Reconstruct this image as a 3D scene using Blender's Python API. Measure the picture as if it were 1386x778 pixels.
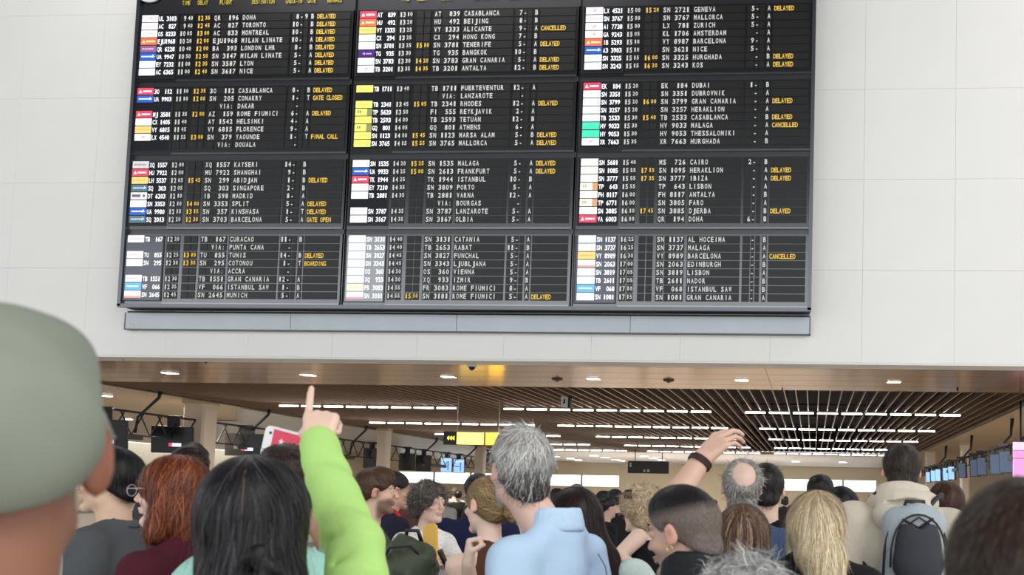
import bpy, bmesh, math, random
import numpy as np
from mathutils import Vector, Matrix
from mathutils.bvhtree import BVHTree

for _o in list(bpy.data.objects):
    bpy.data.objects.remove(_o)
scene = bpy.context.scene
COL = scene.collection

# ---------------------------------------------------------------- camera
EYE = 1.62
F = 1250.0
PITCH, YAW, ROLL, CX, CY = 0.0642725, 0.0732146, 0.0211842, 1010.049, 595.668
_f = np.array([-math.sin(YAW)*math.cos(PITCH), math.cos(YAW)*math.cos(PITCH), math.sin(PITCH)])
_r = np.array([math.cos(YAW), math.sin(YAW), 0.0])
_u = np.cross(_r, _f)
RT = math.cos(ROLL)*_r + math.sin(ROLL)*_u
UP = -math.sin(ROLL)*_r + math.cos(ROLL)*_u
FW = _f
cam_data = bpy.data.cameras.new('camera')
cam = bpy.data.objects.new('camera', cam_data)
COL.objects.link(cam)
cam.matrix_world = Matrix(((RT[0], UP[0], -FW[0], 0), (RT[1], UP[1], -FW[1], 0), (RT[2], UP[2], -FW[2], EYE), (0, 0, 0, 1)))
cam_data.sensor_width = 36.0
cam_data.sensor_fit = 'HORIZONTAL'
cam_data.lens = F*36.0/1386.0
cam_data.shift_x = -(CX-693.0)/1386.0
cam_data.shift_y = (CY-389.0)/1386.0
cam_data.clip_start = 0.05
cam_data.clip_end = 300
cam_data.dof.use_dof = True
cam_data.dof.focus_distance = 9.0
cam_data.dof.aperture_fstop = 5.6
scene.camera = cam

# ---------------------------------------------------------------- world, exposure
world = bpy.data.worlds.new('world'); scene.world = world
world.use_nodes = True
_bg = world.node_tree.nodes['Background']
_bg.inputs[0].default_value = (0.93, 0.97, 1.0, 1)
_bg.inputs[1].default_value = 1.7
vs = scene.view_settings
vs.view_transform = 'Standard'; vs.look = 'None'; vs.gamma = 1.0; vs.use_curve_mapping = False
vs.exposure = 0.30
scene.cycles.use_denoising = True
scene.cycles.max_bounces = 6
scene.cycles.diffuse_bounces = 3
scene.cycles.sample_clamp_indirect = 6

def area_lamp(name, loc, size, power, color=(1, 1, 1), rot=(0, 0, 0)):
    l = bpy.data.lights.new(name, 'AREA'); l.shape = 'RECTANGLE'
    l.size, l.size_y = size; l.energy = power; l.color = color
    o = bpy.data.objects.new(name, l); COL.objects.link(o); o.location = loc; o.rotation_euler = rot
    return o
# added, unseen area lights high up that brighten the entrance hall
area_lamp('hall_fill_light', (-8, 10.8, 12.8), (8, 3), 260, (1, .98, .95))
area_lamp('hall_fill_light.001', (8, 10.8, 12.8), (8, 3), 260, (1, .98, .95))

area_lamp('hall_fill_light.002', (9, -5, 12.8), (8, 8), 1300, (1, .98, .94))  # added key light for the crowd, placed clear of the board's reflections

# ---------------------------------------------------------------- helpers
def W(px, py, Y):
    """the point of the place that the photograph shows at (px, py), Y metres ahead"""
    d = FW + RT*(px-CX)/F - UP*(py-CY)/F
    p = d*Y/d[1]
    return np.array([p[0], p[1], p[2]+EYE])
def WZ(px, py, Z):
    d = FW + RT*(px-CX)/F - UP*(py-CY)/F
    p = d*(Z-EYE)/d[2]
    return np.array([p[0], p[1], Z])

def tag(o, label=None, cat=None, group=None, kind=None):
    if label: o['label'] = label
    if cat: o['category'] = cat
    if group: o['group'] = group
    if kind: o['kind'] = kind
    return o
def empty(name, loc, label=None, cat=None, group=None, rz=0.0):
    o = bpy.data.objects.new(name, None); COL.objects.link(o)
    o.empty_display_size = .1
    o.location = loc; o.rotation_euler = (0, 0, rz)
    return tag(o, label, cat, group)
def link_mesh(name, me, mat=None, parent=None):
    o = bpy.data.objects.new(name, me); COL.objects.link(o)
    if mat is not None and not me.materials:
        me.materials.append(mat)
    if parent is not None: o.parent = parent
    return o
def copy_tree(o, parent=None):
    c = o.copy(); COL.objects.link(c); c.parent = parent
    for ch in list(o.children): copy_tree(ch, c)
    return c

class MB:
    """collects simple shapes into one mesh"""
    def __init__(s): s.v = []; s.f = []; s.smooth = []
    def add(s, vs_, fs, sm=False):
        n = len(s.v); s.v.extend([tuple(map(float, p)) for p in vs_]); s.f.extend([tuple(i+n for i in f) for f in fs]); s.smooth.extend([sm]*len(fs)); return s
    def box(s, lo, hi):
        (a, b, c), (d, e, f) = lo, hi
        return s.add([(a,b,c),(d,b,c),(d,e,c),(a,e,c),(a,b,f),(d,b,f),(d,e,f),(a,e,f)],
              [(0,3,2,1),(4,5,6,7),(0,1,5,4),(1,2,6,5),(2,3,7,6),(3,0,4,7)])
    def obox(s, c, ax, ay, az):
        """box from a centre and three half axes"""
        c, ax, ay, az = map(np.array, (c, ax, ay, az))
        P = [c+i*ax+j*ay+k*az for k in (-1, 1) for (i, j) in ((-1,-1),(1,-1),(1,1),(-1,1))]
        return s.add(P, [(0,3,2,1),(4,5,6,7),(0,1,5,4),(1,2,6,5),(2,3,7,6),(3,0,4,7)])
    def tube(s, pts, r, n=8, caps=True):
        pts = [np.array(p, float) for p in pts]; rr = r if hasattr(r, '__len__') else [r]*len(pts)
        V = []; up = None
        for i, p in enumerate(pts):
            t = pts[min(i+1, len(pts)-1)]-pts[max(i-1, 0)]; t = t/(np.linalg.norm(t)+1e-9)
            if up is None:
                up = np.array([0, 0, 1.]) if abs(t[2]) < .9 else np.array([1., 0, 0])
            a = np.cross(t, up); a /= np.linalg.norm(a)+1e-9; up = np.cross(a, t)
            for k in range(n):
                an = 2*math.pi*k/n; V.append(p+rr[i]*(math.cos(an)*a+math.sin(an)*up))
        fs = [(i*n+k, i*n+(k+1) % n, (i+1)*n+(k+1) % n, (i+1)*n+k) for i in range(len(pts)-1) for k in range(n)]
        s.add(V, fs, True)
        if caps:
            m = len(s.v)-len(V)
            s.f.append(tuple(m+k for k in range(n))[::-1]); s.f.append(tuple(m+(len(pts)-1)*n+k for k in range(n))); s.smooth += [False, False]
        return s
    def prism(s, poly, y0, y1):
        """poly in x,z; extruded from y0 to y1"""
        n = len(poly); V = [(x, y0, z) for x, z in poly]+[(x, y1, z) for x, z in poly]
        fs = [tuple(range(n)), tuple(range(2*n-1, n-1, -1))]+[(i, i+n, (i+1) % n+n, (i+1) % n) for i in range(n)]
        return s.add(V, fs)
    def ball(s, c, r, n=12, m=8):
        r = r if hasattr(r, '__len__') else (r, r, r)
        V = [(c[0], c[1], c[2]+r[2])]
        for j in range(1, m):
            th = math.pi*j/m
            for i in range(n):
                ph = 2*math.pi*i/n
                V.append((c[0]+r[0]*math.sin(th)*math.cos(ph), c[1]+r[1]*math.sin(th)*math.sin(ph), c[2]+r[2]*math.cos(th)))
        V.append((c[0], c[1], c[2]-r[2]))
        fs = [(0, 1+i, 1+(i+1) % n) for i in range(n)]
        for j in range(m-2):
            fs += [(1+j*n+i, 1+(j+1)*n+i, 1+(j+1)*n+(i+1) % n, 1+j*n+(i+1) % n) for i in range(n)]
        L = len(V)-1; b = 1+(m-2)*n
        fs += [(L, b+(i+1) % n, b+i) for i in range(n)]
        return s.add(V, fs, True)
    def build(s, name, mat, parent=None):
        me = bpy.data.meshes.new(name); me.from_pydata(s.v, [], s.f)
        me.polygons.foreach_set('use_smooth', s.smooth)
        me.materials.append(mat); me.update()
        return link_mesh(name, me, None, parent)

# ---------------------------------------------------------------- materials
MATS = {}
def mat(name, color, rough=.6, metal=0., emit=None, estr=1., noise=0., nscale=20., bump=0., spec=.5, coat=0., coatr=.05, stretch=None):
    if name in MATS: return MATS[name]
    m = bpy.data.materials.new(name); m.use_nodes = True; MATS[name] = m
    nt = m.node_tree; b = nt.nodes['Principled BSDF']
    b.inputs['Base Color'].default_value = (*color, 1); b.inputs['Roughness'].default_value = rough
    b.inputs['Metallic'].default_value = metal; b.inputs['Specular IOR Level'].default_value = spec
    b.inputs['Coat Weight'].default_value = coat; b.inputs['Coat Roughness'].default_value = coatr
    if emit:
        b.inputs['Emission Color'].default_value = (*emit, 1); b.inputs['Emission Strength'].default_value = estr
    if noise or bump:
        tc = nt.nodes.new('ShaderNodeTexCoord'); mp = nt.nodes.new('ShaderNodeMapping')
        if stretch: mp.inputs['Scale'].default_value = stretch
        n = nt.nodes.new('ShaderNodeTexNoise'); n.inputs['Scale'].default_value = nscale; n.inputs['Detail'].default_value = 5
        nt.links.new(tc.outputs['Object'], mp.inputs[0]); nt.links.new(mp.outputs[0], n.inputs['Vector'])
        if noise:
            mx = nt.nodes.new('ShaderNodeMix'); mx.data_type = 'RGBA'
            mx.inputs['A'].default_value = (*[c*(1-noise) for c in color], 1); mx.inputs['B'].default_value = (*[min(1, c*(1+noise)) for c in color], 1)
            nt.links.new(n.outputs['Fac'], mx.inputs['Factor']); nt.links.new(mx.outputs['Result'], b.inputs['Base Color'])
        if bump:
            bp = nt.nodes.new('ShaderNodeBump'); bp.inputs['Strength'].default_value = bump; bp.inputs['Distance'].default_value = .004
            nt.links.new(n.outputs['Fac'], bp.inputs['Height']); nt.links.new(bp.outputs[0], b.inputs['Normal'])
    return m
def vcol_mat(name, rough=.5, nscale=60., namt=.1, bump=.1, spec=.5, sss=0.):
    if name in MATS: return MATS[name]
    m = bpy.data.materials.new(name); m.use_nodes = True; MATS[name] = m
    nt = m.node_tree; b = nt.nodes['Principled BSDF']
    at = nt.nodes.new('ShaderNodeAttribute'); at.attribute_name = 'Col'
    n = nt.nodes.new('ShaderNodeTexNoise'); n.inputs['Scale'].default_value = nscale; n.inputs['Detail'].default_value = 4
    tc = nt.nodes.new('ShaderNodeTexCoord'); nt.links.new(tc.outputs['Object'], n.inputs['Vector'])
    mr = nt.nodes.new('ShaderNodeMapRange'); mr.inputs['To Min'].default_value = 1-namt; mr.inputs['To Max'].default_value = 1+namt
    nt.links.new(n.outputs['Fac'], mr.inputs['Value'])
    mx = nt.nodes.new('ShaderNodeVectorMath'); mx.operation = 'SCALE'
    nt.links.new(at.outputs['Color'], mx.inputs[0]); nt.links.new(mr.outputs[0], mx.inputs['Scale'])
    nt.links.new(mx.outputs[0], b.inputs['Base Color'])
    b.inputs['Roughness'].default_value = rough; b.inputs['Specular IOR Level'].default_value = spec
    if bump:
        bp = nt.nodes.new('ShaderNodeBump'); bp.inputs['Strength'].default_value = bump; bp.inputs['Distance'].default_value = .002
        nt.links.new(n.outputs['Fac'], bp.inputs['Height']); nt.links.new(bp.outputs[0], b.inputs['Normal'])
    return m
def cloth(name, color, **k):
    k.setdefault('rough', .9); k.setdefault('noise', .12); k.setdefault('nscale', 90); k.setdefault('bump', .25); k.setdefault('spec', .2)
    return mat(name, color, **k)
# ================================================================ THE SETTING
YW = 14.0                                   # front face of the big wall
ZC = float(W(693, 486, YW)[2])              # height of the wall's lower edge = the low ceiling
M_panel = mat('white wall panel', (.86, .845, .815), rough=.45, noise=.03, nscale=1.5)
M_joint = mat('panel joint', (.80, .80, .79), rough=.8)
M_wood = mat('bronze ceiling board', (.46, .235, .085), rough=.19, metal=.75, noise=.22, nscale=4, stretch=(.25, 9, 1), spec=.35)
M_wood2 = mat('beige ceiling board', (.52, .37, .21), rough=.35, metal=.1, noise=.08, nscale=3, stretch=(.5, 5, 1))
M_slat = mat('bronze slat', (.34, .225, .15), rough=.32, metal=.55)
M_void = mat('black ceiling void', (.004, .004, .005), rough=1)
M_cream = mat('cream paint', (.74, .64, .47), rough=.6, noise=.04, nscale=2)
M_column = mat('pale column paint', (.68, .57, .45), rough=.5, noise=.04, nscale=2)
M_whitebay = mat('pale grey ceiling sheet', (.58, .56, .54), rough=.3, metal=.3)
M_floor = mat('grey terrazzo floor', (.50, .47, .43), rough=.3, noise=.25, nscale=40)
M_tube = mat('fluorescent tube', (1, 1, 1), emit=(1, .98, .95), estr=11)
M_down = mat('downlight diffuser', (1, 1, 1), emit=(1, .96, .88), estr=9)
M_black = mat('black steel', (.012, .012, .013), rough=.5)
M_win = mat('bright window pane', (.9, .95, 1), emit=(.93, .97, 1), estr=1.9, rough=.1)
M_frame = mat('grey window frame', (.25, .25, .25), rough=.5)

XL, XR = -26.0, 16.0
YF = 56.0
# floor
fl = MB().box((-34, -16, -.2), (26, 58, 0)).build('floor', M_floor); tag(fl, kind='structure')
# unseen dark ceiling over the entrance, added to dim the board's upper reflections
hc = MB().box((-34, -13, 13.2), (26, YW+.5, 13.5)).build('ceiling', mat('reflection-dimming ceiling', (.05, .05, .055), rough=.8)); tag(hc, kind='structure')
# the wall over the low ceiling: structure with single panels
wb = MB().box((XL, YW+.03, ZC), (XR, YW+.4, 13.2)).build('wall_front', M_joint); tag(wb, kind='structure')
zj = [float(W(1170, 121, YW)[2]), float(W(1170, 240, YW)[2]), float(W(1170, 366, YW)[2])]
ph = (zj[0]-zj[2])/2
xj = [float(W(1293, 240, YW)[0]), float(W(1169, 240, YW)[0])]
pw = xj[0]-xj[1]
rows = [ZC]+[zj[2]+i*ph for i in range(7)]
vis_x0 = xj[1]-pw*10
pi_ = 0
pan_meshes = {}
for ri in range(len(rows)-1):
    z0, z1 = rows[ri], rows[ri+1]
    for ci in range(-11, 4):
        x0 = xj[1]+ci*pw
        hgt = round(z1-z0, 4)
        if hgt not in pan_meshes:
            g = .0012; b = .004; w_, h_ = pw-g, hgt-g
            V = [(g, 0+b*.4, g), (w_, b*.4, g), (w_, b*.4, h_), (g, b*.4, h_), (g+b, -.0, g+b), (w_-b, -.0, g+b), (w_-b, -.0, h_-b), (g+b, -.0, h_-b), (g, .03, g), (w_, .03, g), (w_, .03, h_), (g, .03, h_)]
            mb = MB().add(V, [(4,5,6,7), (0,1,5,4), (1,2,6,5), (2,3,7,6), (3,0,4,7), (8,9,1,0), (9,10,2,1), (10,11,3,2), (11,8,0,3)])
            o = mb.build('wall_panel', M_panel, wb); pan_meshes[hgt] = o.data
        else:
            o = link_mesh('wall_panel', pan_meshes[hgt], None, wb)
        o.location = (x0, YW, z0)
# lower lip of the wall
lip = MB().box((XL, YW-.005, ZC-.03), (XR, YW+.45, ZC-.001)).build('trim_1', mat('white lip', (.8, .78, .74), rough=.5)); tag(lip, kind='structure')

# ---- low ceiling behind the wall
YS0 = float(WZ(693, 523, ZC)[1])            # slats start
YS1 = float(WZ(1150, 616, ZC)[1])           # slats end
XSL = float(WZ(156, 520, ZC)[0]); XSR = float(WZ(1386, 546, ZC)[0])
soff = MB().box((XL, YW+.4, ZC+.02), (XR, YS0, ZC+.1)).build('ceiling_soffit', M_void); tag(soff, kind='structure')
nb = 9; bw_ = (YS0-YW-.4)/nb
bm0 = None
for i in range(nb):
    for j in range(5):
        lx = (XR-XL)/5
        if bm0 is None:
            g = .003
            o = MB().box((g, g, 0), (lx-g, bw_-g, .02)).build('ceiling_board', M_wood, soff); bm0 = o.data
        else: o = link_mesh('ceiling_board', bm0, None, soff)
        o.location = (XL+j*lx, YW+.4+i*bw_, ZC-.001*(i % 2))
# void above the slats
vd = MB().box((XSL-.2, YS0, ZC+1.3), (XSR+.2, YS1+.2, ZC+1.4))
vd.box((XSL-.25, YS0, ZC+.16), (XSL-.1, YS1+.2, ZC+1.3)); vd.box((XSR+.1, YS0, ZC+.16), (XSR+.25, YS1+.2, ZC+1.3))
vd.box((XSL-.2, YS1, ZC+.12), (XSR+.2, YS1+.2, ZC+1.3)); vd.box((XSL-.2, YS0-.05, ZC+.1), (XSR+.2, YS0, ZC+1.3))
void = vd.build('ceiling_void', M_void); tag(void, kind='structure')
sg = empty('ceiling_slats', (0, 0, ZC)); tag(sg, kind='structure')
ns = 84; pitch = (XSR-XSL)/ns; sme = None
for i in range(ns+1):
    if sme is None:
        o = MB().box((-.009, 0, 0), (.009, YS1-YS0, .115)).build('slat', M_slat, sg); sme = o.data
    else: o = link_mesh('slat', sme, None, sg)
    o.location = (XSL+i*pitch, YS0, 0)
for k in range(9):
    y = YS0+1.2+k*(YS1-YS0-1.5)/8
    MB().box((XSL, y, .13), (XSR, y+.04, .17)).build('carrier_rail', M_black, sg)

# side ceilings left and right of the slats, and the far one
sc_ = MB()
sc_.box((XL-6, YS0, ZC-.001), (XSL-.02, YF, ZC+.1))
sc_.box((XSR+.02, YS0, ZC-.001), (XR+4, YF, ZC+.1))
sc_.box((XSL-.02, YS1+.2, ZC-.001), (XSR+.02, YF, ZC+.1))
side = sc_.build('ceiling_side', M_wood2); tag(side, kind='structure')
# dark edge fascia between slats and side ceilings
ef = MB().box((XSL-.06, YS0, ZC-.04), (XSL-.01, YS1+.2, ZC+.15)).box((XSR+.01, YS0, ZC-.04), (XSR+.06, YS1+.2, ZC+.15)).build('trim_2', mat('dark bronze edge', (.10, .065, .04), rough=.4, metal=.3)); tag(ef, kind='structure')
# pale metal sheets set into the side ceiling over the counters
q = empty('ceiling_bay', (0, 0, ZC)); tag(q, kind='structure')
y = 20.2
while y < 46:
    x0 = -.655*y if y < 27 else -.70*y
    if XSL-.3-x0 > .1: MB().box((x0, y, -.04), (XSL-.3, y+.47, -.02)).build('metal_sheet', M_whitebay, q)
    y += .5
fc = MB().box((XSL+.1, YS1+.21, ZC-.03), (XSR-.1, YF, ZC-.003)).build('ceiling_far', mat('white far ceiling', (.8, .78, .8), rough=.5)); tag(fc, kind='structure')

# far wall with its window band
zb1 = float(W(800, 643, YF)[2]); zb0 = float(W(800, 658, YF)[2])
zt = ZC+.1
fw = MB()
xs = [(float(W(538, 640, YF)[0]), float(W(838, 640, YF)[0])), (float(W(1052, 650, YF)[0]), float(W(1186, 650, YF)[0]))]
fw.box((XL-8, YF, zb1), (XR+8, YF+.3, zt+.2)); fw.box((XL-8, YF, 0), (XR+8, YF+.3, zb0))
ed = [XL-8, xs[0][0], xs[0][1], xs[1][0], xs[1][1], XR+8]
for i in (0, 2, 4): fw.box((ed[i], YF, zb0), (ed[i+1], YF+.3, zb1))
wf = fw.build('wall_far', M_cream); tag(wf, kind='structure')
for k, (a, b_) in enumerate(xs):
    wn = empty('window_%d' % (k+1), ((a+b_)/2, YF, zb0)); tag(wn, kind='structure')
    npn = 6 if k == 0 else 3; w_ = (b_-a)/npn
    for i in range(npn):
        MB().box((a+i*w_-(a+b_)/2+.05, .1, .04), (a+(i+1)*w_-(a+b_)/2-.05, .12, zb1-zb0-.04)).build('pane', M_win, wn)
        MB().box((a+i*w_-(a+b_)/2-.05, .02, 0), (a+i*w_-(a+b_)/2+.05, .2, zb1-zb0)).build('mullion', M_frame, wn)
# side walls far out
wl = MB().box((XL-8.3, -16, 0), (XL-8, YF, ZC+.1)).build('wall_left', M_cream); tag(wl, kind='structure')
wr = MB().box((XR+8, YW, 0), (XR+8.3, YF, ZC+.1)).build('wall_right', M_cream); tag(wr, kind='structure')

# columns
def column(pxl, pxr, Y, nm, lab):
    a = W(pxl, 600, Y); b_ = W(pxr, 600, Y)
    w_ = (b_[0]-a[0])/(1+abs(a[0]+b_[0])/2/Y)
    r = empty(nm, ((a[0]+b_[0])/2, Y+w_/2, 0), lab, 'column')
    m = MB(); h = w_/2; c = .05
    poly = [(-h+c, -h), (h-c, -h), (h, -h+c), (h, h-c), (h-c, h), (-h+c, h), (-h, h-c), (-h, -h+c)]
    V = [(x, y, .12) for x, y in poly]+[(x, y, ZC-.002) for x, y in poly]
    m.add(V, [(i, (i+1) % 8, (i+1) % 8+8, i+8) for i in range(8)]+[tuple(range(8))[::-1], tuple(range(8, 16))]).build('shaft', M_column, r)
    MB().box((-h-.02, -h-.02, 0), (h+.02, h+.02, .12)).build('base', M_frame, r)
    MB().box((-h-.015, -h-.015, ZC-.09), (h+.015, h+.015, ZC-.003)).build('collar', M_wood2, r)
column(234, 284, 21.0, 'column', 'cream square column between the left check-in screens, nearest on the left')
column(506, 527, 29.5, 'column', 'cream column left of the pair of blank screens near the lit blue ones')
column(640, 657, 39.0, 'column', 'distant cream column just right of the blue screens')
column(1253, 1268, 37.0, 'column', 'distant cream column behind the farthest right-hand screens')
column(1300, 1314, 32.0, 'column', 'cream column behind the middle of the right-hand screens')
column(413, 430, 26.0, 'column', 'cream column behind the raised pointing hand')

# fluorescent rows (each row one fitting of tubes)
row_spec = [
 (552, [(345, 630), (670, 966), (1006, 1313)], 34.0, 5, 'nearest'),
 (574, [(478, 716), (747, 990), (1026, 1276)], 31, 4, 'second'),
 (588.5, [(573, 760), (801, 1011), (1039, 1250)], 27, 3, 'third'),
 (600, [(620, 810), (841, 1026), (1047, 1232)], 24, 3, 'fourth'),
 (607.5, [(742, 852), (873, 1033), (1047, 1216)], 22, 3, 'farthest')]
gaps = random.Random(4)
for (yy, spans, ln, gp, nm) in row_spec:
    # y is read at x = 784
    Yr = float(WZ(784, yy, ZC)[1])
    r = empty('tube_light_row', (0, Yr, ZC-.05), '%s row of white fluorescent tubes under the slatted ceiling' % nm, 'ceiling light', 'fluorescent tube rows')
    seg = 34*20.9/1250*1.0
    for (a, b_) in spans:
        xa = float(WZ(a, yy-8+(a-300)*.0155, ZC)[0])
        xa = (a-1100)*Yr/1250+0.0; xb = (b_-1100)*Yr/1250
        x = xa; k = 0
        while x+seg*.9 < xb:
            if True:
                MB().tube([(x, 0, 0), (x+seg*.84, 0, 0)], .018, 6).build('tube', M_tube, r)
                if Yr < 27: MB().box((x, -.03, .022), (x+seg*.84, .03, .048)).build('housing', M_slat, r)
            x += seg; k += 1

# downlights of the soffit
labs = ['first', 'second', 'third', 'fourth', 'fifth', 'sixth']
for i, (px, py) in enumerate([(230, 504.5), (417, 507), (607, 509.5), (803, 512), (1004, 514), (1210, 516.5)]):
    p = WZ(px, py, ZC)
    r = empty('downlight', (p[0], p[1], ZC), '%s rectangular downlight from the left in the bronze soffit' % labs[i], 'ceiling light', 'soffit downlights')
    MB().box((-.11, -.09, -.012), (.11, .09, -.003)).build('diffuser', M_down, r)
    MB().box((-.125, -.105, -.009), (-.11, .105, 0)).box((.11, -.105, -.009), (.125, .105, 0)).box((-.11, -.105, -.009), (.11, -.09, 0)).box((-.11, .09, -.009), (.11, .105, 0)).build('frame', M_wood2, r)
# small downlights in the far and side ceilings
k = 0
for (px, py) in [(145, 536.5), (174, 568), (752, 617.5), (772, 620), (783, 622), (804, 616), (819, 618.5), (833, 621.5), (841, 623), (872, 617), (884, 619.7), (895, 622), (1077, 624), (1141, 625)]:
    p = WZ(px, py, ZC-.035); p[1] = min(p[1], 55); k += 1
    s_ = .11 if px < 700 else .22
    r = empty('small_downlight', (p[0], p[1], ZC-.03 if p[1] > YS1 else ZC), '%s small round downlight %s' % (['first','second','third','fourth','fifth','sixth','seventh','eighth','ninth','tenth','eleventh','twelfth','thirteenth','fourteenth'][k-1], 'in the beige ceiling at far left' if px < 700 else 'counted from the left, in the far white ceiling'), 'ceiling light', 'small round downlights')
    MB().tube([(0, 0, -.03), (0, 0, -.006)], s_, 12).build('diffuser', M_down, r)
    MB().tube([(0, 0, -.02), (0, 0, -.001)], s_*1.15, 12).build('rim', M_wood2, r)

# ceiling fittings: dome camera, smoke detectors, exit lamp, loudspeakers
p = WZ(627, 487.5, ZC)
r = empty('dome_camera', (p[0], max(p[1], YW+.55), ZC), 'white dome security camera with black eye under the soffit near the yellow glow', 'camera')
MB().tube([(0, 0, -.001), (0, 0, -.05)], .075, 16).build('housing', mat('white plastic', (.75, .75, .73), rough=.4), r)
MB().ball((0, 0, -.06), (.05, .05, .05)).build('dome', mat('smoked glass', (.01, .01, .01), rough=.05), r)
for i, (px, py, l) in enumerate([(754, 512.5, 'left'), (905, 514, 'right')]):
    p = WZ(px, py, ZC)
    r = empty('ceiling_speaker', (p[0], p[1], ZC), 'flat dark round fitting in the soffit, %s one of two' % l, 'fitting')
    MB().tube([(0, 0, -.001), (0, 0, -.02), (0, 0, -.035)], [.1, .1, .05], 14).build('plate', mat('dark bronze fitting', (.10, .06, .035), rough=.4), r)
    MB().tube([(0, 0, -.035), (0, 0, -.05)], .03, 10).build('cap', M_black, r)
for i, (px, py) in enumerate([(167, 478), (279, 482.5), (1059, 521), (1296, 520)]):
    p = WZ(px, py+6, ZC)
    r = tag(MB().tube([(p[0], p[1], ZC-.001), (p[0], p[1], ZC-.04)], [.02, .012], 8).build('sprinkler', M_black), ['small dark sprinkler head in the soffit at far left', 'small dark sprinkler head in the soffit left of centre', 'small dark sprinkler head in the soffit right of centre', 'small dark sprinkler head in the soffit at far right'][i], 'sprinkler')
a = W(760, 536, 19.5); b_ = W(769, 551, 19.5)
r = empty('hanging_number_sign', ((a[0]+b_[0])/2, 19.5, b_[2]), 'small white hanging sign with a black mark under the slats', 'sign')
hw = (b_[0]-a[0])/2; hh = a[2]-b_[2]
MB().box((-hw, -.03, 0), (hw, .03, hh)).build('board', mat('white plastic', (.75, .75, .73)), r)
MB().box((-.02, -.035, hh*.35), (.015, -.03, hh*.75)).box((-.03, -.035, hh*.3), (.0, -.03, hh*.45)).build('mark', M_black, r)
MB().box((hw, -.035, -.01), (hw+.06, .035, hh)).build('back_case', M_black, r)
MB().tube([(0, 0, hh), (0, 0, ZC-b_[2]+.1)], .008, 6).build('hanger', M_black, r)

# yellow lit sign
YSn = 20.0
a = W(620, 585, YSn); b_ = W(678, 602, YSn); c_ = W(601, 602, YSn)
r = empty('direction_sign', (a[0], YSn, b_[2]), 'yellow lit hanging direction sign with a black arrow panel at its left end', 'sign')
hh = a[2]-b_[2]; ww = b_[0]-a[0]
M_yel = mat('lit yellow sign face', (1, .75, .03), emit=(1, .62, .02), estr=5)
M_yel2 = mat('lit pale yellow sign face', (1, .8, .2), emit=(1, .72, .12), estr=2.2)
MB().box((0, -.06, 0), (.62*ww, 0.0, hh)).build('lit_face', M_yel2, r)
MB().box((.67*ww, -.06, 0), (ww, 0.0, hh)).build('lit_face', M_yel, r)
MB().box((.62*ww, -.065, -.01), (.67*ww, .02, hh+.01)).build('divider', M_wood2, r)
MB().box((-.01, .0, -.015), (ww+.015, .06, hh+.015)).build('case', M_black, r)
MB().box((c_[0]-a[0], -.05, -.015), (-.01, .06, hh+.015)).build('arrow_panel', M_black, r)
ar = MB()
for k in range(3):
    x = -.06-k*.06; ym = hh*.5
    ar.prism([(x, ym+.045), (x-.045, ym), (x, ym-.045), (x, ym-.018), (x-.02, ym), (x, ym+.018)][::-1], -.056, -.05)
ar.build('arrows', M_yel, r)
for x in (-.02, ww*.94):
    MB().tube([(x, 0, hh), (x, 0, ZC-b_[2]+.1)], .006, 6).build('hanger', mat('pale wire', (.6, .6, .6), rough=.4), r)

# black overhead sign at the far end
a = W(850, 623.5, 40.0); b_ = W(905, 641, 40.0)
r = empty('overhead_sign', (a[0], 40, b_[2]), 'long black overhead sign with small white symbols at the far end', 'sign')
MB().box((0, 0, 0), (b_[0]-a[0], .2, a[2]-b_[2])).build('board', M_black, r)
hh = a[2]-b_[2]
MB().box((.08, -.01, hh*.5), (.16, 0, hh*.85)).box((.7, -.01, .06), (.78, 0, .16)).box((.86, -.01, .06), (.96, 0, .18)).build('symbols', mat('grey print', (.5, .5, .48)), r)
for x in (.3, 1.5): MB().tube([(x, .1, hh), (x, .1, ZC-b_[2])], .02, 6).build('hanger', M_black, r)

# ---- trusses with hanging screens, left side
XT = -14.0
zt1 = float(W(130, 552, 18.2)[2]); XT = float(W(130, 552, 18.2)[0])
def truss(y0, y1, lab, x=XT, z=zt1, h=.50, nz=6, drop=1, w=.35):
    r = empty('screen_truss', (x, y0, z), lab, 'truss')
    L = y1-y0
    for dx in (w/2-.05, w/2+.05): MB().tube([(dx, 0, 0), (dx, L, 0)], .020, 6).build('top_rail', M_black, r)
    MB().tube([(w/2, 0, -h), (w/2, L, -h)], .018, 6).build('bottom_rail', M_black, r)
    for i in range(nz):
        ya, yb, yc = L*i/nz, L*(i+.5)/nz, L*(i+1)/nz
        m = MB()
        m.tube([(w/2-.05, ya, 0), (w/2, yb, -h), (w/2+.05, yc, 0)], .017, 5)
        m.build('strut', M_black, r)
    MB().box((w/2-.06, .3*L, -h-.10), (w/2+.06, .5*L, -h)).build('cable_tray', mat('dark grey tray', (.05, .045, .04), rough=.6), r)
    # ceiling bracket
    for f_ in ((.45,) if L < 5 else (.3, .7)):
        yb = L*f_
        MB().tube([(w/2, yb, -h*.9), (w*.5, yb+.05, -.1), (w+.25, yb+.1, .34), (w+.28, yb+.1, ZC-z-.002)], [.028, .028, .035, .05], 6).build('bracket', M_black, r)
    return r
truss(17.6, 21.0, 'black truss over the nearest left check-in screens')
truss(21.6, 25.2, 'black truss behind the white phone, second from the left')
truss(26.8, 30.7, 'short black truss right of the green sleeve')
truss(31.0, 41.5, 'long black truss carrying two blank and two lit blue screens', nz=13)
XS_R = 4.33; pR = W(1362, 606, 20.66); ZTR = float(pR[2])+.1
M_scr_off = mat('blank dark screen', (.012, .012, .014), rough=.15)
M_scr_blue = mat('lit blue screen', (.1, .2, .5), emit=(.30, .52, .85), estr=1.0, rough=.2)
M_scr_dim = mat('dim blue screen', (.04, .06, .1), emit=(.09, .12, .19), estr=.5, rough=.12)
XS_L = XT+.17
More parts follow.
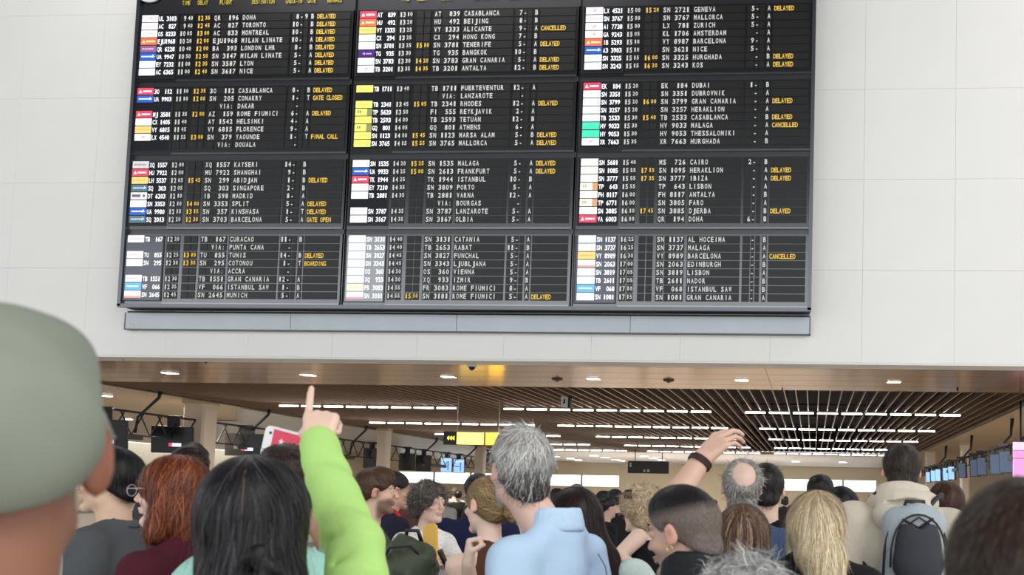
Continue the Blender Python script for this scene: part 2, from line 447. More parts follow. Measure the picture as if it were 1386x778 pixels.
def screen(px, py, Y, w, h, lab, m, rz=0, tilt=0, logo=None, hang=.25, bar=False):
    Y = (XS_L if px < 700 else XS_R)/float(W(px, py, 1)[0])
    p = W(px, py, Y)
    ztop = (zt1 if px < 700 else ZTR)
    hang = max(.1, ztop-p[2]-h/2)
    r = empty('hanging_screen', (p[0], p[1], p[2]), lab, 'screen', None)
    r.rotation_euler = (math.radians(tilt), 0, math.radians(rz))
    MB().box((-w/2, 0, -h/2), (w/2, .07, h/2)).build('casing', M_black, r)
    MB().box((-w/2+.02, -.004, -h/2+.02), (w/2-.02, 0, h/2-.02)).build('display', m, r)
    if logo:
        MB().box((w*.0, -.008, -h*.25), (w*.22, -.004, -h*.12)).build('screen_mark', mat('screen mark white', (.7, .75, 1), emit=(.6, .65, .95), estr=.9), r)
        MB().box((-w*.08, -.008, -h*.25), (w*.0, -.004, -h*.12)).build('screen_mark', mat('screen mark red', (.8, .1, .2), emit=(.75, .05, .15), estr=.7), r)
    if bar:
        MB().box((w*.1, -.008, -h*.35), (w*.2, -.004, h*.3)).build('screen_column', mat('screen column', (.1, .1, .4), emit=(.1, .12, .4), estr=.8), r)
        MB().box((-w*.35, -.008, h*.28), (w*.35, -.004, h*.34)).build('screen_heading', mat('screen mark white', (1, 1, 1)), r)
    MB().box((-w*.15, .07, -.08), (w*.15, .12, h/2+hang)).box((-.15, -.03, h/2+hang-.02), (.15, .19, h/2+hang+.03)).build('mount', M_black, r)
    return r
screen(140, 589, 18.4, .86, .66, 'blank tilted screen with a small logo, half behind the green cap', M_scr_off, 24, 8, True)
screen(233, 595, 19.0, .86, .62, 'blank tilted screen with a small logo left of the first cream column', M_scr_off, 20, 8, True)
screen(331, 602, 23.0, .92, .58, 'blank screen just left of the white phone', M_scr_off, 20, 8, True)
screen(503, 620, 28.0, .52, .66, 'blank upright screen right of the green sleeve', M_scr_off, 20, 10)
screen(551, 625, 31.5, .56, .62, 'left one of two blank screens on the long truss', M_scr_off, 18, 8)
screen(573, 627, 33.0, .56, .62, 'right one of two blank screens on the long truss', M_scr_off, 18, 8)
screen(604, 629, 35.0, .46, .60, 'left one of two lit blue screens on the long truss', M_scr_blue, 16, 8, None, .25, True)
screen(621, 630.5, 36.3, .46, .60, 'right one of two lit blue screens on the long truss', M_scr_blue, 16, 8, None, .25, True)
screen(647, 631, 38.0, .32, .28, 'small lit blue screen under the yellow sign', M_scr_blue, 10, 5)
screen(662, 621, 33.0, .2, .6, 'narrow dark screen left of the grey haired head', M_scr_off, 60, 0)

# ---- right side screens on their truss

ymon = [(1362, 625, 19), (1348, 628, 16.5), (1329, 631, 13.5), (1319, 633, 12.5), (1302, 636.5, 11), (1287.5, 640, 9.5), (1280, 641.5, 8.5), (1269.5, 643, 8), (1263, 644, 7.5), (1256, 645.5, 6.5)]
zr = .9; names = ['nearest', 'second', 'third', 'fourth', 'fifth', 'sixth', 'seventh', 'eighth', 'ninth', 'farthest']
for i, (px, py, w_) in enumerate(ymon):
    hz = 668+(px-693)*.0236
    Y = .92*1250/(hz-py+(-2))
    hpx = [31, 29, 26, 25, 21.5, 19, 18.5, 17.5, 16.5, 15][i]
    h = hpx*Y/1250; w = w_*Y/1250/.85
    screen(px, py, Y, w, h, '%s of the dark blue upright screens hanging on the right' % names[i], M_scr_dim if i < 5 else M_scr_blue, -42, 4, None, .18)
truss(19.0, 24.3, 'nearest black truss over the right-hand screens', x=XS_R-.05, z=float(pR[2])+.1, h=.25, nz=9, w=.25)
truss(24.35, 38.0, 'far black truss over the right-hand screens', x=XS_R-.05, z=float(pR[2])+.1, h=.25, nz=22, w=.25)
# pink banner
a = W(1372, 598, 19.0); b_ = W(1392, 646, 19.0)
r = empty('pink_banner', (a[0], 19.0, b_[2]), 'glowing pink and lilac hanging panel at the right edge', 'banner')
H_ = a[2]-b_[2]; Wd = b_[0]-a[0]
M_pk = mat('lit pink panel', (.7, .3, .6), emit=(.62, .27, .52), estr=.9)
MB().box((0, 0, 0), (Wd, .08, H_*.53)).build('lower_panel', M_pk, r)
MB().box((0, 0, H_*.55), (Wd, .08, H_*.76)).build('middle_panel', M_pk, r)
MB().box((0, 0, H_*.78), (Wd, .08, H_)).build('upper_panel', mat('lit lilac panel', (.8, .5, .8), emit=(.75, .5, .72), estr=1), r)
MB().box((.02, .02, H_*.53), (Wd-.02, .06, H_*.55)).box((.02, .02, H_*.76), (Wd-.02, .06, H_*.78)).build('joint', M_frame, r)
MB().tube([(Wd/2, .04, H_), (Wd/2, .04, ZC-b_[2])], .02, 6).build('hanger', M_black, r)
# check-in desks under the trusses (left) - low, mostly hidden by the crowd
M_desk = mat('pale desk front', (.6, .55, .48), rough=.5)
for i, (y, x) in enumerate([(19, XT-.8), (24, XT-.8), (31, XT-.8), (35.5, XT-.8)]):
    r = empty('check_in_desk', (x, y, 0), ['nearest', 'second nearest', 'third nearest', 'farthest'][i]+' pale check-in desk under the left trusses, hidden behind the crowd', 'desk')
    MB().box((-.5, -1.2, 0), (.5, 1.2, 1.05)).build('cabinet', M_desk, r); MB().box((-.6, -1.3, 1.05), (.55, 1.3, 1.1)).build('counter_top', M_frame, r)

# added area lights backing up the tubes: soft warm fill in the low hall
for (x, y, p_) in ((-9, 21, 200), (-3, 24, 200), (2.2, 21, 150), (-7, 31, 200), (1, 32, 190), (-16, 22, 190), (-18, 32, 190), (7, 24, 150)):
    area_lamp('low_hall_fill_light', (x, y, ZC-.12), (1.2, .05), p_, (1, .93, .84))
area_lamp('far_hall_fill_light', (-6, 46, ZC-.15), (12, 1.5), 950, (1, .93, .82))  # added fill for the far end, no real fitting
# ================================================================ THE FLIGHT BOARD
YB = YW-.32
bl = W(163, 412, YB); br = W(1096, 423, YB)
BX0, BX1 = float(bl[0]), float(br[0]); BZ0 = float((bl[2]+br[2])/2)
c1 = W(169.5, 403, YB)[0]; c2 = W(471.5, 405, YB)[0]; c3 = W(780.8, 407, YB)[0]
P = float((c3-c1)/2)
COLX = [float(c1), float(c1+P), float(c1+2*P)]
rz_ = [(float(W(335, a, YB)[2]), float(W(335, b, YB)[2])) for a, b in ((27.2, 99.8), (126.2, 199.2), (226.2, 300.5), (327.2, 402.8))]
BTOP = rz_[0][0]+.62
M_bframe = mat('grey board metal', (.155, .158, .165), rough=.2, metal=1.0, noise=.10, nscale=3)
M_bedge = mat('board edge metal', (.10, .10, .11), rough=.35, metal=1.0)
M_cell = mat('black flap', (.011, .011, .012), rough=.4, spec=.45)
M_wt = mat('white flap lettering', (.74, .74, .72), rough=.6, emit=(1, 1, .97), estr=.06)
M_yt = mat('yellow flap lettering', (.93, .60, .06), rough=.6, emit=(1, .6, .05), estr=.12)
M_hd = mat('yellow heading print', (.62, .50, .03), rough=.6)
M_lcd = mat('lcd background', (.02, .022, .028), rough=.12)
M_lct = mat('lcd white text', (.9, .9, .9), emit=(.9, .92, 1), estr=.55)
board = empty('departures_board', ((BX0+BX1)/2, YB, BZ0), 'huge black split flap departures board with three columns of flights, on the white wall', 'departures board')
ox, oz = (BX0+BX1)/2, BZ0
def BP(o): o.location = (-ox, -YB, -oz); return o      # meshes below are written in place, the board's Empty is their origin
def bbuild(mb, name, m, parent):
    o = mb.build(name, m, parent)
    if parent is board: BP(o)
    return o
bbuild(MB().box((BX0, YB+.015, BZ0), (BX1, YW-.02, BTOP)), 'cabinet', M_bedge, board)
fr = MB()
fr.box((BX0-.02, YB-.05, BZ0-.02), (BX1+.02, YB+.02, BZ0+.035)).box((BX0-.02, YB-.05, BZ0), (BX0+.035, YB+.02, BTOP)).box((BX1-.035, YB-.05, BZ0), (BX1+.02, YB+.02, BTOP))
bbuild(fr, 'outer_frame', mat('dark frame lip', (.16, .165, .18), rough=.35, metal=1.0), board)

GL = {}
_dg = None
def glyph(ch):
    if ch in GL: return GL[ch]
    cu = bpy.data.curves.new('glyph', 'FONT'); cu.body = ch; cu.size = 1; cu.resolution_u = 2; cu.offset = .022
    o = bpy.data.objects.new('glyph', cu); COL.objects.link(o)
    dg = bpy.context.evaluated_depsgraph_get()
    me = bpy.data.meshes.new_from_object(o.evaluated_get(dg))
    v = np.array([w.co[:2] for w in me.vertices]).reshape(-1, 2); f = [tuple(p.vertices) for p in me.polygons]
    bpy.data.objects.remove(o); bpy.data.curves.remove(cu); bpy.data.meshes.remove(me)
    x0, x1 = (v[:, 0].min(), v[:, 0].max()) if len(v) else (0, 1)
    GL[ch] = (v, f, x0, x1); return GL[ch]
CAP = .73
def put(mb, s, x, z, pitch, h, y, right=False, fill=.74, tight=False):
    """lettering in equal cells; x = left edge, z = base line"""
    if right: x = x-len(s)*pitch
    for i, ch in enumerate(s):
        if ch == ' ': continue
        v, f, x0, x1 = glyph(ch)
        w = pitch*fill
        if ch in '-.:': w = pitch*.45
        if ch == '1': w = pitch*.42
        if ch == 'I': w = pitch*.22
        if ch == ':': w = pitch*.2
        sc = w/(x1-x0)
        xx = x+(i+.5)*pitch-w/2+(v[:, 0]-x0)*sc; zz = z+v[:, 1]*h/CAP
        mb.add([(a, y, b) for a, b in zip(xx, zz)], f)
    return mb

D = 'DELAYED'
w_, r_, b_ = 'w', 'r', 'b'
def R(*a): return a
DATA = [[  # column 1
 [R('s','UL 3103',' 9 40','12 35','QR  196','DOHA','8- 9','B',D), R('p','AC  827',' 9 40','12 45','AC  827','TORONTO','10-','B',D), R('p','OS 8233','10 05','13 00','AC  833','MONTREAL','10-','B',D), R('o','EJU1968','10 20','12 00','EJU1968','MILAN LINATE','10-','A',D), R('v','QR 6228','10 40','12 00','BA  393','LONDON LHR','8-','B',D), R('b','UA 9947','10 50','12 50','SN 3147','MILAN LINATE','5-','A',D), R('w','EY 7232','11 00','12 35','SN 3587','LYON','5-','A',D), R('w','AC 6365','11 00','12 40','SN 3617','NICE','5-','A',D)],
 [R('r','3O  112','11 10','12 35','3O  112','CASABLANCA','8-','B',D), R('b','UA 9903','11 10','12 00','SN  205','CONAKRY','1-','T','GATE CLOSED'), R('','','','','','VIA: DAKAR','-','',''), R('r','MJ 3581','11 35','12 00','AZ  159','ROME FIUMICI','6-','A',D), R('w','CX 1405','11 40','','AY 1542','HELSINKI','4-','A',''), R('y','VY 6815','11 45','','VY 6815','FLORENCE','9-','A',''), R('s','LX 4540','11 55','13 00','SN  379','YAOUNDE','1-','T','FINAL CALL'), R('','','','','','VIA: DOUALA','-','','')],
 [R('g','XQ 1557','12 00','','XQ 1557','KAYSERI','14-','B',''), R('r','HU 7922','12 00','','MU 7922','SHANGHAI','9-','B',''), R('y','LH 5537','12 05','15 45','SN  299','ABIDJAN','1-','B',D), R('d','SQ  303','12 05','','SQ  303','SINGAPORE','2-','B',''), R('k','DT 6203','12 10','','IB  598','MADRID','8-','A',''), R('w','SN 3353','12 10','14 00','SN 3353','SPLIT','5-','A',D), R('b','UA 9980','12 15','13 15','SN  357','KINSHASA','1-','T',D), R('d','SQ 2013','12 20','12 30','SN 3703','BARCELONA','5-','A','GATE OPEN')],
 [R('p','TB  167','12 20','','TB  167','CURACAO','11-','B',''), R('','','','','','VIA: PUNTA CANA','-','',''), R('p','TU  855','12 25','13 00','TU  855','TUNIS','14-','B',D), R('w','SN  295','12 30','13 30','SN  295','COTONOU','1-','T','BOARDING'), R('','','','','','VIA: ACCRA','-','',''), R('p','TB 1551','12 30','','TB 1551','GRAN CANARIA','12-','A',''), R('c','VF  066','12 35','','VF  066','ISTANBUL SAW','1-','B',''), R('m','SN 2645','12 45','','SN 2645','MUNICH','5-','A','')]],
 [[R('r','AT  839','13 10','','AT  839','CASABLANCA','7-','B',''), R('o','HU  492','13 20','','HU  492','BEIJING','8-','B',''), R('y','VY 1333','13 25','','VY 1333','ALICANTE','9-','A','CANCELLED'), R('w','CX  294','13 25','','CX  294','HONG KONG','7-','B',''), R('w','SN 3781','13 25','15 10','SN 3781','TENERIFE','5-','A',D), R('n','TG  935','13 30','','TG  935','BANGKOK','10-','B',''), R('w','SN 3783','13 30','14 20','SN 3783','GRAN CANARIA','5-','A',D), R('s','TB 3201','13 35','14 35','TB 3201','ANTALYA','12-','B',D)],
 [R('l','TB 1711','13 40','','TB 1711','FUERTEVENTUR','12-','A',''), R('','','','','','VIA: LANZAROTE','-','',''), R('l','TB 2341','13 45','15 05','TB 2341','RHODES','12-','A',D), R('L','TP 5620','13 50','','FI  555','REYKJAVIK','2-','A',''), R('l','TB 2593','14 00','','TB 2593','TETUAN','12-','B',''), R('L','GQ  801','14 05','','GQ  801','ATHENS','6-','A',''), R('l','SN 1123','14 10','15 45','SN 1123','MARSA ALAM','5-','B',D), R('l','SN 3765','14 15','15 55','SN 3765','MALLORCA','5-','A',D)],
 [R('w','SN 1535','14 20','15 25','SN 1535','MALAGA','5-','A',D), R('b','UA 9933','14 25','15 00','SN 2613','FRANKFURT','5-','A',D), R('r','TK 1944','14 25','','TK 1944','ISTANBUL','10-','B',''), R('w','EY 7210','14 35','','SN 3809','PORTO','5-','A',''), R('w','TB 2881','14 35','','TB 2881','VARNA','12-','A',''), R('','','','','','VIA: BOURGAS','-','',''), R('w','SN 3787','14 35','','SN 3787','LANZAROTE','5-','A',''), R('w','SN 3167','14 35','','SN 3167','OLBIA','5-','A','')],
 [R('e','SN 3131','14 40','','SN 3131','CATANIA','5-','A',''), R('e','TB 2653','14 40','','TB 2653','RABAT','11-','B',''), R('e','SN 3827','14 45','','SN 3827','FUNCHAL','5-','A',''), R('e','SN 3343','14 45','','SN 3343','LJUBLJANA','5-','A',''), R('e','OS  360','14 50','','OS  360','VIENNA','5-','A',''), R('e','XQ  933','14 50','','XQ  933','IZMIR','9-','B',''), R('x','FR 3083','14 55','','FR 3083','ROME FIUMICI','8-','A',''), R('q','SN 3181','14 55','15 50','SN 3181','ROME FIUMICI','5-','A',D)]],
 [[R('s','LX 4521','15 00','15 20','SN 2721','GENEVA','5-','A',D), R('p','SN 3767','15 00','','SN 3767','MALLORCA','5-','A',''), R('s','AI 7738','15 00','','LX  781','ZURICH','5-','A',''), R('s','GA 9243','15 05','','KL 1706','AMSTERDAM','-','A',''), R('o','IB 5293','15 10','','VY 8987','BARCELONA','9-','A',''), R('b','A3 3903','15 10','','SN 3621','NICE','5-','A',''), R('w','SN 3325','15 15','16 00','SN 3325','HURGHADA','-','B',D), R('w','SN 3243','15 15','16 20','SN 3243','KOS','-','A',D)],
 [R('r','EK  184','15 20','','EK  184','DUBAI','1-','B',''), R('w','SN 3351','15 20','','SN 3351','DUBROVNIK','-','A',''), R('w','SN 3799','15 20','16 00','SN 3799','GRAN CANARIA','-','A',D), R('w','SN 3257','15 20','','SN 3257','HERAKLION','-','A',''), R('w','TB 2533','15 30','15 40','TB 2533','CASABLANCA','-','B',D), R('t','HV 9033','15 30','','HV 9033','MALAGA','-','A','CANCELLED'), R('t','HV 9053','15 30','','HV 9053','THESSALONIKI','-','A',''), R('s','XR 7663','15 35','','XR 7663','HURGHADA','-','B','')],
 [R('i','SN 5681','15 40','','MS  726','CAIRO','2-','B',''), R('i','SN 1085','15 55','17 15','SN 1095','HERAKLION','-','A',D), R('i','SN 3777','15 55','17 35','SN 3777','IBIZA','-','A',D), R('T','TP  643','15 55','','TP  643','LISBON','-','A',''), R('i','FH 8117','16 00','','FH 8117','ANTALYA','-','B',''), R('T','TP 6771','16 00','','SN 3805','FARO','-','A',''), R('i','SN 3885','16 10','17 45','SN 3885','DJERBA','-','B',D), R('r','VA 6003','16 10','','QR  194','DOHA','6-','B','')],
 [R('w','SN 1137','16 25','','SN 1137','AL HOCEIMA','-','B',''), R('w','SN 3737','16 25','','SN 3737','MALAGA','-','A',''), R('y','VY 8989','16 30','','VY 8989','BARCELONA','-','A','CANCELLED'), R('m','SN 2063','17 00','','SN 2063','EDINBURGH','-','B',''), R('w','SN 3819','17 05','','SN 3819','LISBON','-','A',''), R('w','TB 2611','17 05','','TB 2611','NADOR','-','B',''), R('c','VF  068','17 10','','VF  068','ISTANBUL SAW','-','B',''), R('w','SN 1081','17 15','','SN 1081','GRAN CANARIA','-','A','')]]]
LC = {'w': (.86,.90,.97), 's': (.90,.84,.86), 'p': (.92,.80,.81), 'r': (.80,.05,.10), 'o': (.85,.14,.08), 'b': (.02,.10,.50), 'y': (.86,.56,.18), 'l': (.80,.82,.16), 'L': (.80,.82,.16),
      'g': (.55,.56,.56), 'd': (.08,.15,.20), 'k': (.72,.72,.70), 'v': (.22,.10,.22), 'n': (.05,.02,.14), 'c': (.12,.42,.75), 'm': (.90,.90,.92), 'e': (.80,.83,.84), 'x': (.72,.76,.55), 'q': (.82,.84,.86),
      't': (.06,.68,.42), 'i': (.93,.88,.76), 'T': (.93,.88,.76)}
MK = {'w': (.6,.65,.75), 's': (.7,.15,.2), 'p': (.8,.45,.5), 'r': (.95,.8,.8), 'o': (1,.75,.3), 'b': (.8,.85,1), 'y': (.65,.4,.1), 'l': (.6,.5,.1), 'L': (.2,.25,.1), 'g': (.25,.25,.25), 'd': (.5,.6,.65),
      'k': (.15,.12,.12), 'v': (.6,.4,.6), 'n': (.5,.3,.6), 'c': (.8,.9,1), 'm': (.75,.3,.25), 'e': (.6,.65,.66), 'x': (.55,.6,.35), 'q': (.75,.3,.35), 't': (.1,.5,.35), 'i': (.75,.7,.6), 'T': (.6,.3,.15)}
def lm(k, mk=False):
    c = MK[k] if mk else LC[k]
    return mat(('logo mark ' if mk else 'logo tile ')+k, c, rough=.3, emit=c, estr=.5)
fx = lambda f: f*P
cellspec = [(.176, .205), (.209, .236), (.255, .285), (.289, .316), (.330, .362), (.366, .448), (.460, .682), (.692, .724), (.727, .741), (.745, .765), (.774, .793), (.800, .955)]
CP = .01585*P
for ci in range(3):
    X0 = COLX[ci]
    for bi in range(4):
        zt_, zb_ = rz_[bi]; rp = (zt_-zb_)/7
        h = rp*.63
        # grey frame of the block (only its ribs show between the flaps)
        bx0, bx1, bz0, bz1 = X0-fx(.016), X0+fx(.975), zb_-rp*.95, zt_+rp*.95
        bf = MB().box((bx0, YB-.004, bz0), (bx1, YB+.02, bz1))
        bf.box((bx0+fx(.985), YB-.02, bz0), (bx0+fx(.995), YB, bz1))
        bbuild(bf, 'block_frame', M_bframe, board)
        bbuild(MB().box((X0+fx(.172), YB-.018, bz0+.006), (X0+fx(.966), YB-.003, bz0+rp*.26)), 'block_sill', mat('sill metal', (.26, .26, .265), rough=.25, metal=1.0), board)
        # lcd strip with logos
        lcd = empty('logo_screen', (X0-ox, 0, zb_-oz)); lcd.parent = board
        def lb(mb, name, m): 
            o = mb.build(name, m, lcd); return o
        zz0 = -rp*.5; zz1 = 7*rp+rp*.75
        tint = ci == 1 and bi == 3
        lb(MB().box((-fx(.014), -.016, zz0), (fx(.166), 0, zz1)), 'screen_rim', mat('lcd rim', (.022, .022, .025), rough=.4))
        lb(MB().box((-fx(.008), -.019, zz0+.012), (fx(.161), -.014, zz1-.012)), 'display', mat('lcd glowing grey', (.1, .11, .12), rough=.15, emit=(.30, .32, .34), estr=.6) if tint else (mat('lcd faint glow', (.03, .035, .045), rough=.12, emit=(.06, .065, .085), estr=.8) if bi == 3 else M_lcd))
        txt = MB()
        for ri, row in enumerate(DATA[ci][bi]):
            z = 7*rp-ri*rp
            if row[0]:
                k = row[0]
                t = MB().box((0, -.024, z-rp*.12), (fx(.074), -.018, z+rp*.76)); lb(t, 'airline_logo', lm(k))
                mkb = MB(); rr = random.Random(ci*100+bi*10+ri)
                if k in 'wpebyvdlicgx':
                    x = fx(.008)
                    while x < fx(.060):
                        w1 = fx(rr.uniform(.004, .007)); mkb.box((x, -.026, z+rp*.24), (x+w1, -.0235, z+rp*.42)); x += w1+fx(.0018)
                    if k in 'bd': mkb.prism([(fx(.056), z+rp*.15), (fx(.070), z+rp*.3), (fx(.060), z+rp*.6)][::-1], -.026, -.0235)
                elif k in 's': mkb.prism([(fx(.030), z+rp*.2), (fx(.036), z+rp*.2), (fx(.048), z+rp*.52), (fx(.040), z+rp*.48)], -.026, -.0235)
                elif k in 'ro': mkb.prism([(fx(.006), z+rp*.1), (fx(.022), z+rp*.1), (fx(.014), z+rp*.55)], -.026, -.0235).box((fx(.026), -.026, z+rp*.2), (fx(.066), -.0235, z+rp*.42))
                elif k in 'LT': mkb.box((fx(.052), -.026, z-rp*.12), (fx(.074), -.0235, z+rp*.76)).box((fx(.010), -.026, z+rp*.2), (fx(.016), -.0235, z+rp*.55)).box((fx(.019), -.026, z+rp*.2), (fx(.026), -.0235, z+rp*.55))
                elif k in 'mq': mkb.box((0, -.026, z-rp*.12), (fx(.074), -.0235, z+rp*.12))
                elif k == 'k': mkb.ball((fx(.060), -.022, z+rp*.32), (fx(.009), .003, rp*.3), 8, 5).box((fx(.006), -.026, z+rp*.15), (fx(.045), -.0235, z+rp*.5))
                elif k == 't': mkb.box((fx(.020), -.026, z+rp*.25), (fx(.056), -.0235, z+rp*.36))
                elif k == 'n': mkb.prism([(fx(.018), z+rp*.3), (fx(.030), z+rp*.1), (fx(.030), z+rp*.5)][::-1], -.026, -.0235).box((fx(.034), -.026, z+rp*.2), (fx(.060), -.0235, z+rp*.36))
                lb(mkb, 'logo_mark', lm(k, True))['kind'] = 'stuff'
                put(txt, row[1], fx(.0775), z, fx(.0117), h*.95, -.0195, fill=.92)
        lb(txt, 'flight_codes', M_lct)['kind'] = 'stuff'
        # the flap rows
        for ri, row in enumerate(DATA[ci][bi]):
            z = zt_-ri*rp
            fr_ = empty('flap_row', (X0-ox, 0, z-oz)); fr_.parent = board
            key = 'flapcells%d' % bi
            if key not in MATS:
                cm = MB()
                for (a, b2) in cellspec:
                    cm.box((fx(a), -.014, -rp*.165), (fx(b2), -.003, rp*.735))
                o = cm.build('flaps', M_cell, fr_); MATS[key] = o.data; o['kind'] = 'stuff'
                cc = MB()      # the split line of the flaps
                for (a, b2) in cellspec: cc.box((fx(a), -.0152, rp*.27), (fx(b2), -.0138, rp*.29))
                o = cc.build('flap_split', mat('flap split', (.03, .03, .032), rough=.6), fr_); MATS[key+'s'] = o.data; o['kind'] = 'stuff'
            else:
                link_mesh('flaps', MATS[key], None, fr_)['kind'] = 'stuff'; link_mesh('flap_split', MATS[key+'s'], None, fr_)['kind'] = 'stuff'
            m = MB(); yw = -.0165
            t_ = row[2]
            if t_:
                put(m, t_[:2], fx(.177), 0, fx(.0143), h, yw); put(m, t_[3:], fx(.2105), rp*.10, fx(.0125), h*.8, yw)
            if row[4]: put(m, row[4], fx(.332), 0, CP*1.035, h, yw)
            if row[5].startswith('VIA'):
                put(m, 'VIA:', fx(.460)-CP*5, 0, CP, h, yw); put(m, row[5][5:], fx(.463), 0, CP, h, yw)
            else: put(m, row[5], fx(.463), 0, CP, h, yw)
            c = row[6]; hp = c.split('-')
            put(m, hp[0], fx(.724), 0, CP, h, yw, right=True); put(m, '-', fx(.7265), 0, CP, h, yw)
            if hp[1].strip(): put(m, hp[1].strip(), fx(.748), 0, CP, h, yw)
            if row[7]: put(m, row[7], fx(.776), 0, CP, h, yw)
            m.build('white_lettering', M_wt, fr_)['kind'] = 'stuff'
            if row[3] or row[8]:
                m = MB()
                if row[3]: put(m, row[3][:2], fx(.256), 0, fx(.0143), h, yw); put(m, row[3][3:], fx(.290), rp*.10, fx(.0125), h*.8, yw)
                if row[8]: put(m, row[8], fx(.805), -rp*.02, fx(.0121), h*.95, yw, fill=.93)
                m.build('yellow_lettering', M_yt, fr_)['kind'] = 'stuff'
    # headings
    zh = rz_[0][0]+.265
    m = MB()
    for s_, x in (('TIME', .178), ('DELAY', .250), ('FLIGHT', .352), ('DESTINATION', .500), ('CHECK-IN', .655), ('GATE', .755), ('REMARKS', .845)):
        put(m, s_, X0+fx(x), zh, fx(.0095), .075, YB-.006, fill=.93)
    bbuild(m, 'heading_print', M_hd, board)['kind'] = 'stuff'
    bbuild(MB().prism([(X0+fx(.347), zh+.17), (X0+fx(.355), zh+.22), (X0+fx(.339), zh+.22)][::-1], YB-.006, YB-.002).box((X0+fx(.344), YB-.006, zh+.14), (X0+fx(.350), YB-.002, zh+.2)), 'heading_mark', M_hd, board)
# column dividers, seams between blocks
for x in (COLX[1]-fx(.027), COLX[2]-fx(.027)):
    bbuild(MB().box((x-.012, YB-.02, BZ0), (x+.012, YB, BTOP)), 'divider', M_bedge, board)
# clock at the top left
cz = W(205, -16, YB)
bbuild(MB().tube([(cz[0], YB-.002, cz[2]), (cz[0], YB-.035, cz[2])], .25, 32), 'clock_face', mat('clock face', (.7, .7, .7), rough=.4), board)
bbuild(MB().box((cz[0]-.012, YB-.045, cz[2]-.02), (cz[0]+.012, YB-.038, cz[2]+.16)).box((cz[0]-.10, YB-.045, cz[2]-.01), (cz[0]+.02, YB-.038, cz[2]+.01)), 'clock_hands', M_black, board)

# grey fascia box under the board
a = W(170, 421, YW-.1); b2 = W(171, 445.5, YW-.1); c_ = W(1096, 453, YW-.1)
x0, x1, z1, z0 = float(a[0]), float(c_[0]), BZ0-.055, float((b2[2]+c_[2])/2)
fb = empty('fascia_box', ((x0+x1)/2, YW-.1, z0), 'long blue grey metal box under the departures board', 'fascia')
M_fas = mat('blue grey metal', (.44, .485, .51), rough=.38, metal=.3, noise=.10, nscale=2.0, stretch=(1, 1, .2))
xs_ = [x0, float(W(393, 440, YW-.1)[0]), float(W(618, 440, YW-.1)[0]), float(W(853, 440, YW-.1)[0]), x1]
for i in range(4):
    MB().box((xs_[i]+.004-(x0+x1)/2, 0, .012), (xs_[i+1]-.004-(x0+x1)/2, .09, z1-z0)).build('fascia_panel', M_fas, fb)
MB().box((x0-(x0+x1)/2-.008, -.004, 0), (x1-(x0+x1)/2+.008, .09, .012)).build('bottom_lip', M_bedge, fb)
for sx in (x0, x1): MB().box((sx-(x0+x1)/2-.008, -.004, .0), (sx-(x0+x1)/2+.008, .09, z1-z0)).build('end_cap', M_bedge, fb)
mk = MB(); put(mk, 'SOLARI', x0-(x0+x1)/2+.05, .05, .036, .045, -.003, fill=.9)
mk.build('maker_print', mat('pale print', (.75, .76, .76)), fb)
gapb = MB().box((x0, YW-.06, BZ0-.053), (x1, YW-.005, BZ0-.022)); gb = gapb.build('board_shadow_strip', M_black); tag(gb, 'black strip standing for the shadowed gap between the departures board and grey box', 'shadow strip')  # black bar put in for the shade in the gap under the board
